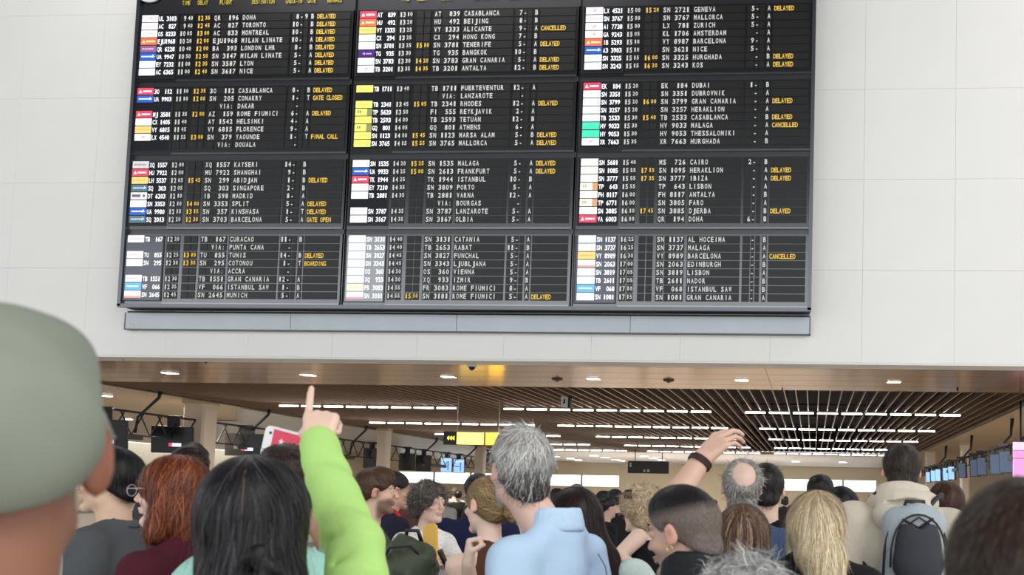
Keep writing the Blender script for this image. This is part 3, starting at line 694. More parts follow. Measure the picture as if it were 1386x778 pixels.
# ================================================================ PEOPLE
def nrm(v): v = np.array(v, float); return v/(np.linalg.norm(v)+1e-12)
def rot(ax, deg):
    a = math.radians(deg); c, s = math.cos(a), math.sin(a)
    return {'x': np.array([[1,0,0],[0,c,-s],[0,s,c]]), 'y': np.array([[c,0,s],[0,1,0],[-s,0,c]]), 'z': np.array([[c,-s,0],[s,c,0],[0,0,1]])}[ax]
class Field:
    """a solid built from soft blobs, turned into ONE skin of quads"""
    def __init__(s, lo, hi, h):
        s.h = h; s.lo = np.array(lo, float); n = np.ceil((np.array(hi)-s.lo)/h).astype(int)+1
        s.n = n; s.ax = [s.lo[i]+h*np.arange(n[i]) for i in range(3)]
        s.d = np.full(n, .5, np.float32)
    def _sl(s, lo, hi):
        a = np.clip(np.floor((np.array(lo)-s.lo)/s.h).astype(int), 0, s.n); b = np.clip(np.ceil((np.array(hi)-s.lo)/s.h).astype(int)+1, 0, s.n)
        if (b <= a).any(): return None
        sl = tuple(slice(int(a[i]), int(b[i])) for i in range(3))
        X, Y, Z = np.meshgrid(*[s.ax[i][sl[i]] for i in range(3)], indexing='ij', sparse=True)
        return sl, X, Y, Z
    def comb(s, sl, v, k, sub):
        d = s.d[sl]; v = v.astype(np.float32)
        if sub: v = -v; h = np.clip(.5-.5*(v-d)*-1/k*-1, 0, 1) if False else np.clip(.5+.5*(v-d)/k, 0, 1); s.d[sl] = d*(1-h)+v*h+k*h*(1-h)
        else: h = np.clip(.5+.5*(d-v)/k, 0, 1); s.d[sl] = d*(1-h)+v*h-k*h*(1-h)
    def ell(s, c, r, R=None, k=.01, sub=False):
        c = np.array(c, float); r = np.array(r if hasattr(r, '__len__') else (r, r, r), float); m = r.max()+k+2*s.h+.01
        g = s._sl(c-m, c+m)
        if g is None: return
        sl, X, Y, Z = g; x, y, z = X-c[0], Y-c[1], Z-c[2]
        if R is not None: x, y, z = (R[0,0]*x+R[1,0]*y+R[2,0]*z), (R[0,1]*x+R[1,1]*y+R[2,1]*z), (R[0,2]*x+R[1,2]*y+R[2,2]*z)
        k0 = np.sqrt((x/r[0])**2+(y/r[1])**2+(z/r[2])**2); k1 = np.sqrt((x/r[0]**2)**2+(y/r[1]**2)**2+(z/r[2]**2)**2)+1e-9
        s.comb(sl, k0*(k0-1)/k1, k, sub)
    def cap(s, a, b, ra, rb=None, k=.01, sub=False, fl=None):
        a, b = np.array(a, float), np.array(b, float); rb = ra if rb is None else rb; m = max(ra, rb)*(fl[1] if fl and fl[1] > 1 else 1)+k+2*s.h+.01
        g = s._sl(np.minimum(a, b)-m, np.maximum(a, b)+m)
        if g is None: return
        sl, X, Y, Z = g; ba = b-a; L2 = float(ba@ba)+1e-9
        x, y, z = X-a[0], Y-a[1], Z-a[2]
        t = np.clip((x*ba[0]+y*ba[1]+z*ba[2])/L2, 0, 1)
        x, y, z = x-t*ba[0], y-t*ba[1], z-t*ba[2]
        if fl:      # flatten (<1) or widen (>1) across a direction
            n = nrm(fl[0]); q = x*n[0]+y*n[1]+z*n[2]; e = 1/fl[1]-1
            x, y, z = x+n[0]*q*e, y+n[1]*q*e, z+n[2]*q*e
        s.comb(sl, np.sqrt(x*x+y*y+z*z)-(ra+(rb-ra)*t), k, sub)
    def plane(s, n, c, k=.01):
        """keeps the side where n.p <= c"""
        n = nrm(n); X, Y, Z = np.meshgrid(*s.ax, indexing='ij', sparse=True)
        v = (X*n[0]+Y*n[1]+Z*n[2]-c).astype(np.float32); h = np.clip(.5+.5*(v-s.d)/k, 0, 1); s.d = s.d*(1-h)+v*h+k*h*(1-h)
    def wobble(s, amp, freq, seed, sc=(1, 1, 1)):
        X, Y, Z = np.meshgrid(*s.ax, indexing='ij', sparse=True); rg = np.random.RandomState(seed); t = 0
        wx = .3*np.sin(freq*.6*(Y*1.3+Z))/freq*3; 
        for i in range(6):
            v = rg.randn(3)*np.array(sc); v = v/np.linalg.norm(v)*freq*(.6+rg.rand()*1.2)
            t = t+np.sin((X+wx)*v[0]+(Y)*v[1]+(Z+wx)*v[2]+rg.rand()*6.28)
        s.d = s.d+(amp*t/2.4).astype(np.float32)
    def mesh(s):
        d = s.d; ins = d < 0
        n = np.array(d.shape)
        c = sum(ins[i:n[0]-1+i, j:n[1]-1+j, k:n[2]-1+k].astype(np.int8) for i in (0,1) for j in (0,1) for k in (0,1))
        act = (c > 0) & (c < 8)
        idx = np.argwhere(act)
        if len(idx) == 0: return np.zeros((0, 3)), np.zeros((0, 4), int)
        num = -np.ones(act.shape, np.int32); num[act] = np.arange(len(idx))
        acc = np.zeros((len(idx), 3)); cnt = np.zeros(len(idx))
        cor = [(i, j, k) for i in (0,1) for j in (0,1) for k in (0,1)]
        D = {q: d[idx[:,0]+q[0], idx[:,1]+q[1], idx[:,2]+q[2]] for q in cor}
        for q in cor:
            for a in range(3):
                if q[a] == 0:
                    q2 = list(q); q2[a] = 1; q2 = tuple(q2)
                    A, B = D[q], D[q2]; m = (A < 0) != (B < 0); t = A[m]/(A[m]-B[m])
                    p = np.tile(np.array(q, float), (m.sum(), 1)); p[:, a] = t
                    acc[m] += p; cnt[m] += 1
        V = (idx+acc/cnt[:, None])*s.h+s.lo
        faces = []
        for a in range(3):
            b, c_ = (a+1) % 3, (a+2) % 3
            sl0 = [slice(None)]*3; sl1 = [slice(None)]*3; sl0[a] = slice(0, -1); sl1[a] = slice(1, None)
            A, B = ins[tuple(sl0)], ins[tuple(sl1)]
            e = np.argwhere(A != B)
            e = e[(e[:, b] > 0) & (e[:, c_] > 0) & (e[:, b] < n[b]-1) & (e[:, c_] < n[c_]-1)]
            if not len(e): continue
            ub = np.zeros(3, int); ub[b] = 1; uc = np.zeros(3, int); uc[c_] = 1
            f = np.stack([num[tuple((e-ub-uc).T)], num[tuple((e-uc).T)], num[tuple(e.T)], num[tuple((e-ub).T)]], 1)
            fl = ~A[tuple(e.T)]
            f[fl] = f[fl][:, ::-1]
            faces.append(f)
        Fq = np.concatenate(faces); Fq = Fq[(Fq >= 0).all(1)]
        # light smoothing
        E_ = np.concatenate([Fq[:, [i, (i+1) % 4]] for i in range(4)])
        for _ in range(2):
            sm = np.zeros_like(V); ct = np.zeros(len(V))
            for q in range(3): sm[:, q] = np.bincount(E_[:, 0], V[E_[:, 1], q], len(V))+np.bincount(E_[:, 1], V[E_[:, 0], q], len(V))
            ct = np.bincount(E_[:, 0], minlength=len(V))+np.bincount(E_[:, 1], minlength=len(V))
            V = V*.5+.5*sm/np.maximum(ct, 1)[:, None]
        return V, Fq
def np_mesh(name, V, Fa, m, parent, cols=None, smooth=True):
    me = bpy.data.meshes.new(name); nv, nf = len(V), len(Fa); k = Fa.shape[1] if nf else 4
    me.vertices.add(nv); me.vertices.foreach_set('co', V.astype(np.float32).ravel())
    me.loops.add(nf*k); me.loops.foreach_set('vertex_index', Fa.astype(np.int32).ravel())
    me.polygons.add(nf); me.polygons.foreach_set('loop_start', np.arange(0, nf*k, k, dtype=np.int32))
    me.update(calc_edges=True); me.validate()
    me.polygons.foreach_set('use_smooth', np.full(len(me.polygons), smooth))
    if cols is not None:
        a = me.attributes.new('Col', 'FLOAT_COLOR', 'POINT'); c4 = np.ones((nv, 4), np.float32); c4[:, :3] = cols; a.data.foreach_set('color', c4.ravel())
    me.materials.append(m)
    return link_mesh(name, me, None, parent)

M_skin = vcol_mat('skin', rough=.5, nscale=45, namt=.07, bump=.06, spec=.4)
M_hair = vcol_mat('hair', rough=.45, nscale=25, namt=.12, bump=0, spec=.28)
M_eye = mat('eye white', (.75, .72, .70), rough=.2); M_iris = mat('dark iris', (.04, .025, .015), rough=.15)

POSE = {'relaxed': [(.35, .45, .3)]*4+[.3], 'fist': [(1.3, 1.6, .9)]*4+[.9], 'open': [(.05, .12, .08)]*4+[.1],
        'point': [(.02, .06, .05), (1.35, 1.6, .9), (1.45, 1.65, .9), (1.5, 1.6, .9), .9],
        'grip': [(.75, .8, .5)]*4+[.6], 'wave': [(.55, .5, .25), (.4, .55, .3), (.5, .6, .3), (.6, .6, .3), .25]}
def hand(F_, w, z, y, side, pose, s=1.0):
    """w wrist, z along the palm, y out of the back of the hand, side = +1 if the thumb is on the +x side"""
    z = nrm(z); y = nrm(np.array(y)-z*np.dot(y, z)); x = np.cross(y, z)*side
    w = np.array(w, float); P_ = POSE[pose]
    def at(a, b, c): return w+s*(x*a+y*b+z*c)
    bx = [.030, .010, -.011, -.030]; bl_ = [.088, .092, .086, .078]; fk = 1.08; fl_ = [(.043, .026, .021), (.047, .030, .022), (.044, .028, .021), (.034, .021, .018)]; fr_ = [.0088, .009, .0086, .0076]
    for i in range(4): F_.cap(at(bx[i]*.55, 0, .012), at(bx[i], .002, bl_[i]-.006), .0165*s, .0115*s, k=.010)
    F_.cap(at(.0, -.006, .02), at(.0, -.006, .06), .020*s, .016*s, k=.012, fl=(x, 1.3))
    for i in range(4):
        p = at(bx[i], .001, bl_[i]); a = 0; sp = (bx[i])*1.6
        F_.ell(p, .0108*s, k=.006)
        for j in range(3):
            a += P_[i][j]
            dr = nrm(z*math.cos(a)-y*math.sin(a)+x*sp*(1 if a < .8 else 0))
            q = p+dr*fl_[i][j]*s; r = fr_[i]*fk*s*(1-.07*j)
            F_.cap(p, q, r, r*.93, k=.0022); p = q
    a = P_[4]
    t0 = at(.016, -.006, .018); t1 = at(.040, -.014, .050); d1 = nrm(z*.75*math.cos(a)+x*(.62-a*.7)-y*(.25+a*.55)); t2 = t1+d1*.031*s; d2 = nrm(z*.85*math.cos(a*1.2)+x*(.35-a*1.0)-y*(.2+a*.6)); t3 = t2+d2*.024*s
    F_.cap(t0, t1, .0165*s, .013*s, k=.010); F_.cap(t1, t2, .0118*s, .0105*s, k=.004); F_.cap(t2, t3, .0105*s, .0085*s, k=.003)

def strands(V, Fa, colf, toloc, flow, n, L, w, lift, seed, step=7, jit=.15, keep=None, fly=0):
    """hair strands as thin ribbons that run over the hair's surface"""
    rg = np.random.RandomState(seed)
    tri = np.concatenate([Fa[:, [0, 1, 2]], Fa[:, [0, 2, 3]]])
    bvh = BVHTree.FromPolygons([Vector(v) for v in V], [tuple(f) for f in Fa])
    A = V[tri]; ar = np.linalg.norm(np.cross(A[:, 1]-A[:, 0], A[:, 2]-A[:, 0]), axis=1); pick = rg.choice(len(tri), n, p=ar/ar.sum())
    uv = rg.rand(n, 2); fl = uv.sum(1) > 1; uv[fl] = 1-uv[fl]
    P0 = A[pick, 0]+(A[pick, 1]-A[pick, 0])*uv[:, :1]+(A[pick, 2]-A[pick, 0])*uv[:, 1:]
    OV = []; OF = []; OC = []; m = 0
    for i in range(n):
        p = Vector(P0[i]); ll = L*(.6+.7*rg.rand()); br = .62+.75*rg.rand(); off = lift*rg.rand(); jv = rg.randn(3)*jit
        flyaway = fly and rg.rand() < fly
        pts = []; nor = []
        for j in range(step):
            hit = bvh.find_nearest(p)
            if hit[0] is None: break
            co, no = hit[0], hit[1]
            t = j/(step-1); lf = off*math.sin(min(1, t*1.6)*1.57)+.0006
            if flyaway: lf += .022*t*t
            q = np.array(co)+np.array(no)*lf
            pts.append(q); nor.append(np.array(no))
            d = np.array(flow(toloc(np.array(co)), np.array(no)))+jv
            nn = np.array(no); d = d-nn*np.dot(d, nn); l = np.linalg.norm(d)
            if l < 1e-4: break
            p = Vector(np.array(co)+d/l*ll/(step-1))
        if len(pts) < 3: continue
        c = np.array(colf(toloc(pts[1]), rg))*br
        for j, q in enumerate(pts):
            tn = pts[min(j+1, len(pts)-1)]-pts[max(j-1, 0)]; sd = nrm(np.cross(tn, nor[j]))*w*.5*(1-.75*(j/(len(pts)-1))**2)
            OV += [q-sd, q+sd]; OC += [c, c]
            if j: OF.append((m+2*j-2, m+2*j-1, m+2*j+1, m+2*j))
        m += 2*len(pts)
    return np.array(OV), np.array(OF, int), np.array(OC)

def person(name, label, px, py, D, heading, hy=0, hp=0, hr=0, sex='m', s=1.0, hs=None, skin=(.60, .37, .26), skinf=None, hair=None, top=None, trousers=(.03, .035, .05),
           arms=None, face=True, glasses=None, beard=None, vox=.0055, cat='person', group=None, body_dx=0, ears=True, lean=0, hat=None, build=1.0, tvox=None, strap=None, up=0.0):
    """heading 0 = looks away from the camera, 90 = to the left, -90 = to the right"""
    P0 = W(px, py, D)
    heading = heading+math.degrees(math.atan((1100-px)/F))      # headings are given against the line of sight
    h0 = math.radians(heading); Rz = rot('z', heading)
    fem = sex == 'f'
    hs = hs or (s*(.96 if fem else 1.0))
    zc = 1.635*s; zscale = P0[2]/1.635            # stretch only the height of the body to bring the head where it is
    zs = P0[2]/zc
    hofs = np.array([0, .02*s, 0]); wofs = Rz@hofs
    root = empty(name, (P0[0]-wofs[0]+body_dx, P0[1]-wofs[1], 0), label, cat, group, h0)
    rp = np.array([P0[0]-wofs[0]+body_dx, P0[1]-wofs[1], 0])
    def loc(w_): return Rz.T@(np.array(w_)-rp)
    HO = loc(P0); Rh = rot('z', hy)@rot('x', hp)@rot('y', hr)
    def H(p): return HO+hs*(Rh@np.array(p, float))
    def toh(p): return Rh.T@(np.array(p)-HO)/hs
    zb = HO[2]-1.635*s+up                                 # vertical offset of the shoulders (legs take up the rest)
    sw = (.158 if fem else .182)*s*build; bd = (.9 if fem else 1.0)*build
    def B(x, y, z): 
        zz = z*s+zb if z > .9 else z*(.9*s+zb)/.9
        return np.array([x*s, y*s, zz])
    A = arms or {}
    J = {}
    for sd, sg_ in (('R', 1), ('L', -1)):
        sh = B(0, 0, 1.395); sh[0] = sg_*sw
        if sd in A:
            a = A[sd]; el = loc(a['el']) if 'el' in a else B(sg_*.24, -.02, 1.12); wr = loc(a['wr'])
            if 'sh' in a: sh = loc(a['sh'])
            J[sd] = (sh, el, wr, Rz.T@np.array(a.get('dir', a['wr']-a['el'] if 'el' in a else (0, 0, 1)), float), Rz.T@np.array(a.get('back', (0, -1, 0)), float), a.get('pose', 'relaxed'), a.get('thumb', None))
        else:
            J[sd] = (sh, B(sg_*(sw/s+.055), -.03, 1.12), B(sg_*(sw/s+.045), .09, .88), np.array([0, .2, -1.]), np.array([sg_, 0, 0.]), 'relaxed', None)
    tc = top or {}; sleeve = tc.get('sleeve', 'long')
    # ------------- skin: head, neck, chest, arms and hands in one body
    pts = [H((-.1, -.12, -.13)), H((.1, .14, .13)), B(-.2, -.1, 1.2)]
    ext = [HO+.15*hs, HO-.15*hs, B(-.24*build, -.14, 1.16), B(.24*build, .15, 1.5)]
    showarm = {}
    for sd in 'RL':
        raised = sd in A
        showarm[sd] = raised
        if True:
            for q in J[sd][:3]: ext += [q-.07, q+.07]
            dz = nrm(J[sd][3])*.2; ext += [J[sd][2]+dz+.04, J[sd][2]+dz-.04]
    ext = np.array(ext); F_ = Field(ext.min(0), ext.max(0), vox)
    k = .014
    F_.ell(H((0, -.012, .030)), np.array((.074, .094, .085))*hs, Rh, k=k)
    F_.ell(H((0, .022, -.030)), np.array((.060, .068, .082))*hs, Rh, k=k)
    F_.cap(H((-.040, .015, -.068)), H((-.012, .070, -.100)), .020*hs, .018*hs, k=k); F_.cap(H((.040, .015, -.068)), H((.012, .070, -.100)), .020*hs, .018*hs, k=k)
    if face:
        F_.ell(H((0, .083, -.097)), np.array((.020, .016, .016))*hs, Rh, k=.012)
        F_.cap(H((0, .090, .012)), H((0, .112, -.024)), .0085*hs, .0115*hs, k=.008)
        for q in (-1, 1):
            F_.ell(H((q*.011, .104, -.028)), .0078*hs, k=.004)
            F_.ell(H((q*.030, .094, .010)), np.array((.017, .013, .012))*hs, Rh, k=.010, sub=True)
            F_.cap(H((q*.014, .088, .030)), H((q*.046, .074, .028)), .0085*hs, .007*hs, k=.008)
            F_.ell(H((q*.042, .062, -.026)), np.array((.020, .020, .016))*hs, Rh, k=.015)
            F_.ell(H((q*.030, .082, .009)), np.array((.014, .0115, .0115))*hs, Rh, k=.003); F_.cap(H((q*.022, .096, .009)), H((q*.038, .092, .009)), .0034*hs, k=.002, sub=True)
        F_.ell(H((0, .094, -.054)), np.array((.023, .012, .0065))*hs, Rh, k=.006); F_.ell(H((0, .091, -.066)), np.array((.020, .012, .0065))*hs, Rh, k=.006)
        F_.cap(H((-.022, .100, -.060)), H((.022, .100, -.060)), .0022*hs, k=.004, sub=True)
    if ears:
        for q in (-1, 1):
            Re = Rh@rot('z', q*-22)@rot('x', -10)
            es = float(ears); F_.ell(H((q*(.080+.006*(es-1)), -.012, -.002-.012*(es-1))), np.array((.0085, .018, .030))*hs*es, Re, k=.004)
            F_.ell(H((q*.083, -.004, -.022)), np.array((.006, .009, .012))*hs, Re, k=.005)
            F_.ell(H((q*.0905, -.007, .002)), np.array((.007, .009, .017))*hs, Re, k=.004, sub=True)
    nb_ = B(0, -.012, 1.415); nr = (.047 if fem else .057)*s
    F_.cap(H((0, -.012, -.055)), nb_, nr*.98, nr*1.06, k=.02)
    for q in (-1, 1):
        F_.cap(B(q*.030, -.015, 1.462), np.array([q*sw*.85, B(0, -.005, 0)[1], B(0, 0, 1.398)[2]]), .028*s, .036*s, k=.03)
    F_.ell(B(0, 0, 1.29), np.array((.155*bd, .10*bd, .135))*s, k=.03)
    F_.cap(np.array([-sw*.9, 0, B(0, 0, 1.385)[2]]), np.array([sw*.9, 0, B(0, 0, 1.385)[2]]), .052*s*bd, k=.03)
    rS, rE, rW = (.043, .034, .024) if fem else (.050, .040, .029)
    for sd in 'RL':
        sh, el, wr, dr, bk, pose, th = J[sd]
        F_.cap(sh, el, rS*s, rE*s, k=.02); F_.cap(el, el*.6+wr*.4, rE*s, rE*s*.95, k=.012); F_.cap(el*.6+wr*.4, wr, rE*s*.95, rW*s, k=.012, fl=(np.cross(nrm(bk), nrm(wr-el)), 1.12))
        if th is None: th = 1 if sd == 'R' else -1; 
        hand(F_, wr, dr, bk, th, pose, s*(.92 if fem else 1.0)*(A[sd].get('hs', 1) if sd in A else 1))
    V, Q = F_.mesh()
    base = np.array(skin); n_ = len(V); cols = np.tile(base, (n_, 1))
    L_ = (V-HO)@Rh/hs
    def blob(c, r, col, amt):
        w_ = np.exp(-(((L_-np.array(c))/np.array(r))**2).sum(1))[:, None]*amt; cols[:] = cols*(1-w_)+np.array(col)*w_
    red = base*np.array((1.08, .72, .70))
    for q in (-1, 1): blob((q*.083, -.01, -.005), (.014, .03, .04), red, .75); blob((q*.045, .07, -.03), (.022, .03, .022), red, .45)
    blob((0, .115, -.025), (.016, .02, .016), red, .6)
    if face:
        blob((0, .104, -.060), (.022, .012, .010), base*np.array((.85, .5, .5)), .85)
        for q in (-1, 1): blob((q*.030, .088, .010), (.018, .015, .012), base*.65, .5)
    if beard:
        bc, ba = beard
        jaw = np.clip((-.030-L_[:, 2]+.0*L_[:, 1])/.02, 0, 1)*np.clip((L_[:, 1]+.005)/.02, 0, 1)*np.clip((L_[:, 2]+.16)/.03, 0, 1)*(np.abs(L_[:, 0]) < .1)
        must = np.exp(-(((L_-np.array((0, .10, -.045)))/np.array((.03, .02, .009)))**2).sum(1))
        side = np.exp(-(((np.abs(L_)-np.array((.07, .0, .0)))/np.array((.02, .018, .05)))**2).sum(1))*(L_[:, 2] < .01)
        w_ = np.clip(np.maximum(np.maximum(jaw, must), side)*ba, 0, 1)[:, None]
        lipm = np.exp(-(((L_-np.array((0, .108, -.060)))/np.array((.022, .014, .009)))**2).sum(1))[:, None]
        w_ = w_*(1-lipm*.8); cols = cols*(1-w_)+np.array(bc)*w_
    if skinf: cols = skinf(L_, cols)
    body = np_mesh('body', V, Q, M_skin, root, np.clip(cols, 0, 1))
    if face and vox < .008:
        for q in (-1, 1):
            e = MB().ball(H((q*.030, .0795, .009)), .0112*hs, 10, 8).build('eye', M_eye, root)
            MB().ball(H((q*.030, .0868, .009)), (.0052*hs,)*3, 8, 6).build('iris', M_iris, e)
        if hair:
            for q in (-1, 1): MB().tube([H((q*.014, .0965, .032)), H((q*.030, .0945, .037)), H((q*.046, .083, .033))], [.0028*hs, .0036*hs, .0018*hs], 6).build('eyebrow', mat('eyebrow %.2f %.2f' % (hair['col'][0], hair['col'][1]), tuple(np.array(hair['col'])*.8)), root)
    if glasses:
        gm = mat('glasses frame '+str(glasses), glasses, rough=.3)
        g = MB()
        for q in (-1, 1):
            g.tube([H((q*.034+.026*math.cos(t), .112, .006+.019*math.sin(t))) for t in np.linspace(0, 2*math.pi, 15)], .0013, 5, False)
            g.tube([H((q*.060, .110, .012)), H((q*.078, .06, .014)), H((q*.082, -.01, .010))], .0014, 5)
        g.tube([H((-.010, .113, .010)), H((.010, .113, .010))], .0018, 5)
        g.build('glasses', gm, root)
    # ------------- hair
    if hair: make_hair(root, H, toh, Rh, hs, HO, hair, vox, B, s)
    # ------------- top
    if top:
        hz = tvox or max(vox*1.5, .009); col = tc['col']; th_ = tc.get('thick', .012)
        ext = [B(-.26*build, -.2, .88), B(.26*build, .2, 1.56)]
        for sd in 'RL':
            for q in J[sd][:3]: ext += [q-.1, q+.1]
        ext = np.array(ext); G = Field(ext.min(0), ext.max(0), hz)
        G.ell(B(0, 0, 1.28), np.array((.170*bd+th_, .112*bd+th_, .18))*s, k=.04); G.ell(B(0, 0, 1.08), np.array(((.135 if fem else .155)*build+th_, .10+th_, .18))*s, k=.05)
        G.ell(B(0, -.005, .96), np.array((.165*build+th_, .11+th_, .12))*s, k=.05)
        if fem: 
            for q in (-1, 1): G.ell(B(q*.07, .085, 1.26), (.06*s, .05*s, .06*s), k=.03)
        if sleeve != 'tank':
            G.cap(np.array([-sw*.92, 0, B(0, 0, 1.385)[2]]), np.array([sw*.92, 0, B(0, 0, 1.385)[2]]), (.055*bd+th_)*s, k=.03)
            for q in (-1, 1): G.cap(B(q*.045, -.02, 1.463), np.array([q*sw*.85, -.01*s, B(0, 0, 1.405)[2]]), (.030+th_)*s, (.042+th_)*s, k=.03)
        else:
            for q in (-1, 1): G.cap(B(q*.085, -.01, 1.30), B(q*.085, -.015, 1.425), .032*s, .020*s, k=.02, fl=((0, 1, 0), 2.6))
        for sd in 'RL':
            sh, el, wr, dr, bk, pose, th = J[sd]; e_ = tc.get('sl', .012)
            sv = A[sd].get('sleeve', sleeve) if sd in A else sleeve
            if sv == 'long': G.cap(sh, el, rS*s+th_+e_, rE*s+th_+e_, k=.02); G.cap(el, wr, rE*s+th_+e_, rW*s+th_+e_*.6, k=.02)
            elif sv == 'short': G.cap(sh, sh+(el-sh)*.62, rS*s+th_+.010, rE*s+th_+.016, k=.02)
        G.wobble(tc.get('fold', .005), tc.get('ff', 26), hash(name+label) % 1000 if False else sum(map(ord, label)) % 997, tc.get('fsc', (1, 1, .6)))
        G.cap(B(-.045, -.022, 1.457), B(.045, -.022, 1.457), .043*s, k=.02); G.cap(B(0, -.03, 1.43), B(0, -.04, 1.34), .060*s, k=.03)
        for cr in tc.get('creases', ()):
            cp_ = [loc(q) for q in cr]
            for u0, u1 in zip(cp_, cp_[1:]): G.cap(u0, u1, .006, k=.014, sub=True)
        # neck opening
        nh = tc.get('neck', 0.0)
        G.cap(B(0, .0, 1.487+nh), B(0, .03, 1.64+nh), (.052 if fem else .060)*s*tc.get('nw', 1), .085*s, k=.012, sub=True)
        if tc.get('low'): G.ell(B(0, -.05, 1.45), (.12*s, .12*s, tc['low']), k=.012, sub=True)
        G.plane((0, 0, -1), -(B(0, 0, .93)[2]), k=.004)
        V2, Q2 = G.mesh()
        m = cloth('cloth %.3f %.3f %.3f' % col, col, **tc.get('m', {}))
        if 'mat' in tc: m = tc['mat']
        t_o = np_mesh(tc.get('name', 'shirt'), V2, Q2, m, root)
        cl = tc.get('collar')
        if cl:
            c_, hh_, wd = cl[:3]; C_ = Field(B(-.16, -.17, 1.38), B(.16, .17, 1.66), .006)
            for a_ in range(24):
                t = 2*math.pi*a_/24; t2 = 2*math.pi*(a_+1)/24
                if cl[3] if len(cl) > 3 else False:
                    if math.cos(t-math.pi/2) > .86: continue
                cr_ = cl[4] if len(cl) > 4 else 1.0
                f0 = lambda t: B(cr_*.073*math.cos(t), -.014+cr_*.070*math.sin(t), 1.462-.030*max(0, math.sin(t))+.008)
                f1 = lambda t: B(cr_*.064*math.cos(t), -.010+cr_*.062*math.sin(t), 1.462+hh_-.035*max(0, math.sin(t)))
                nr_ = max(3, int(hh_/(wd*1.1))+1)
                for j_ in range(nr_):
                    e_ = j_/(nr_-1); C_.cap(f0(t)*(1-e_)+f1(t)*e_, f0(t2)*(1-e_)+f1(t2)*e_, wd*s*(1-.2*e_), k=.008)
            V3, Q3 = C_.mesh(); np_mesh('collar', V3, Q3, cloth('cloth %.3f %.3f %.3f' % c_, c_), root)
    # ------------- trousers and shoes
    G = Field(B(-.24, -.18, 0.0), B(.24, .18, 1.02), max(.016, vox*2)); tr = (.5 if fem else .55)
    G.ell(B(0, -.005, .93), np.array((.165, .115, .13))*s, k=.04)
    for q in (-1, 1):
        G.cap(B(q*.085, 0, .88), B(q*.09, .01, .48), .082*s, .062*s, k=.02); G.cap(B(q*.09, .01, .48), B(q*.095, -.01, .09), .060*s, .050*s, k=.02)
    G.plane((0, 0, 1), B(0, 0, .995)[2], k=.004)
    V4, Q4 = G.mesh(); np_mesh('trousers', V4, Q4, cloth('trousers %.3f %.3f' % trousers[:2], trousers), root)
    for q in (-1, 1):
        sm_ = MB().ball(B(q*.095, .035, .045)*np.array((1, 1, 1)), (.048, .135, .045), 12, 8); sm_.build('shoe', mat('black shoe leather', (.02, .02, .02), rough=.4), root)
    return root, dict(H=H, B=B, loc=loc, Rh=Rh, hs=hs, HO=HO, J=J, Rz=Rz, rp=rp, s=s)

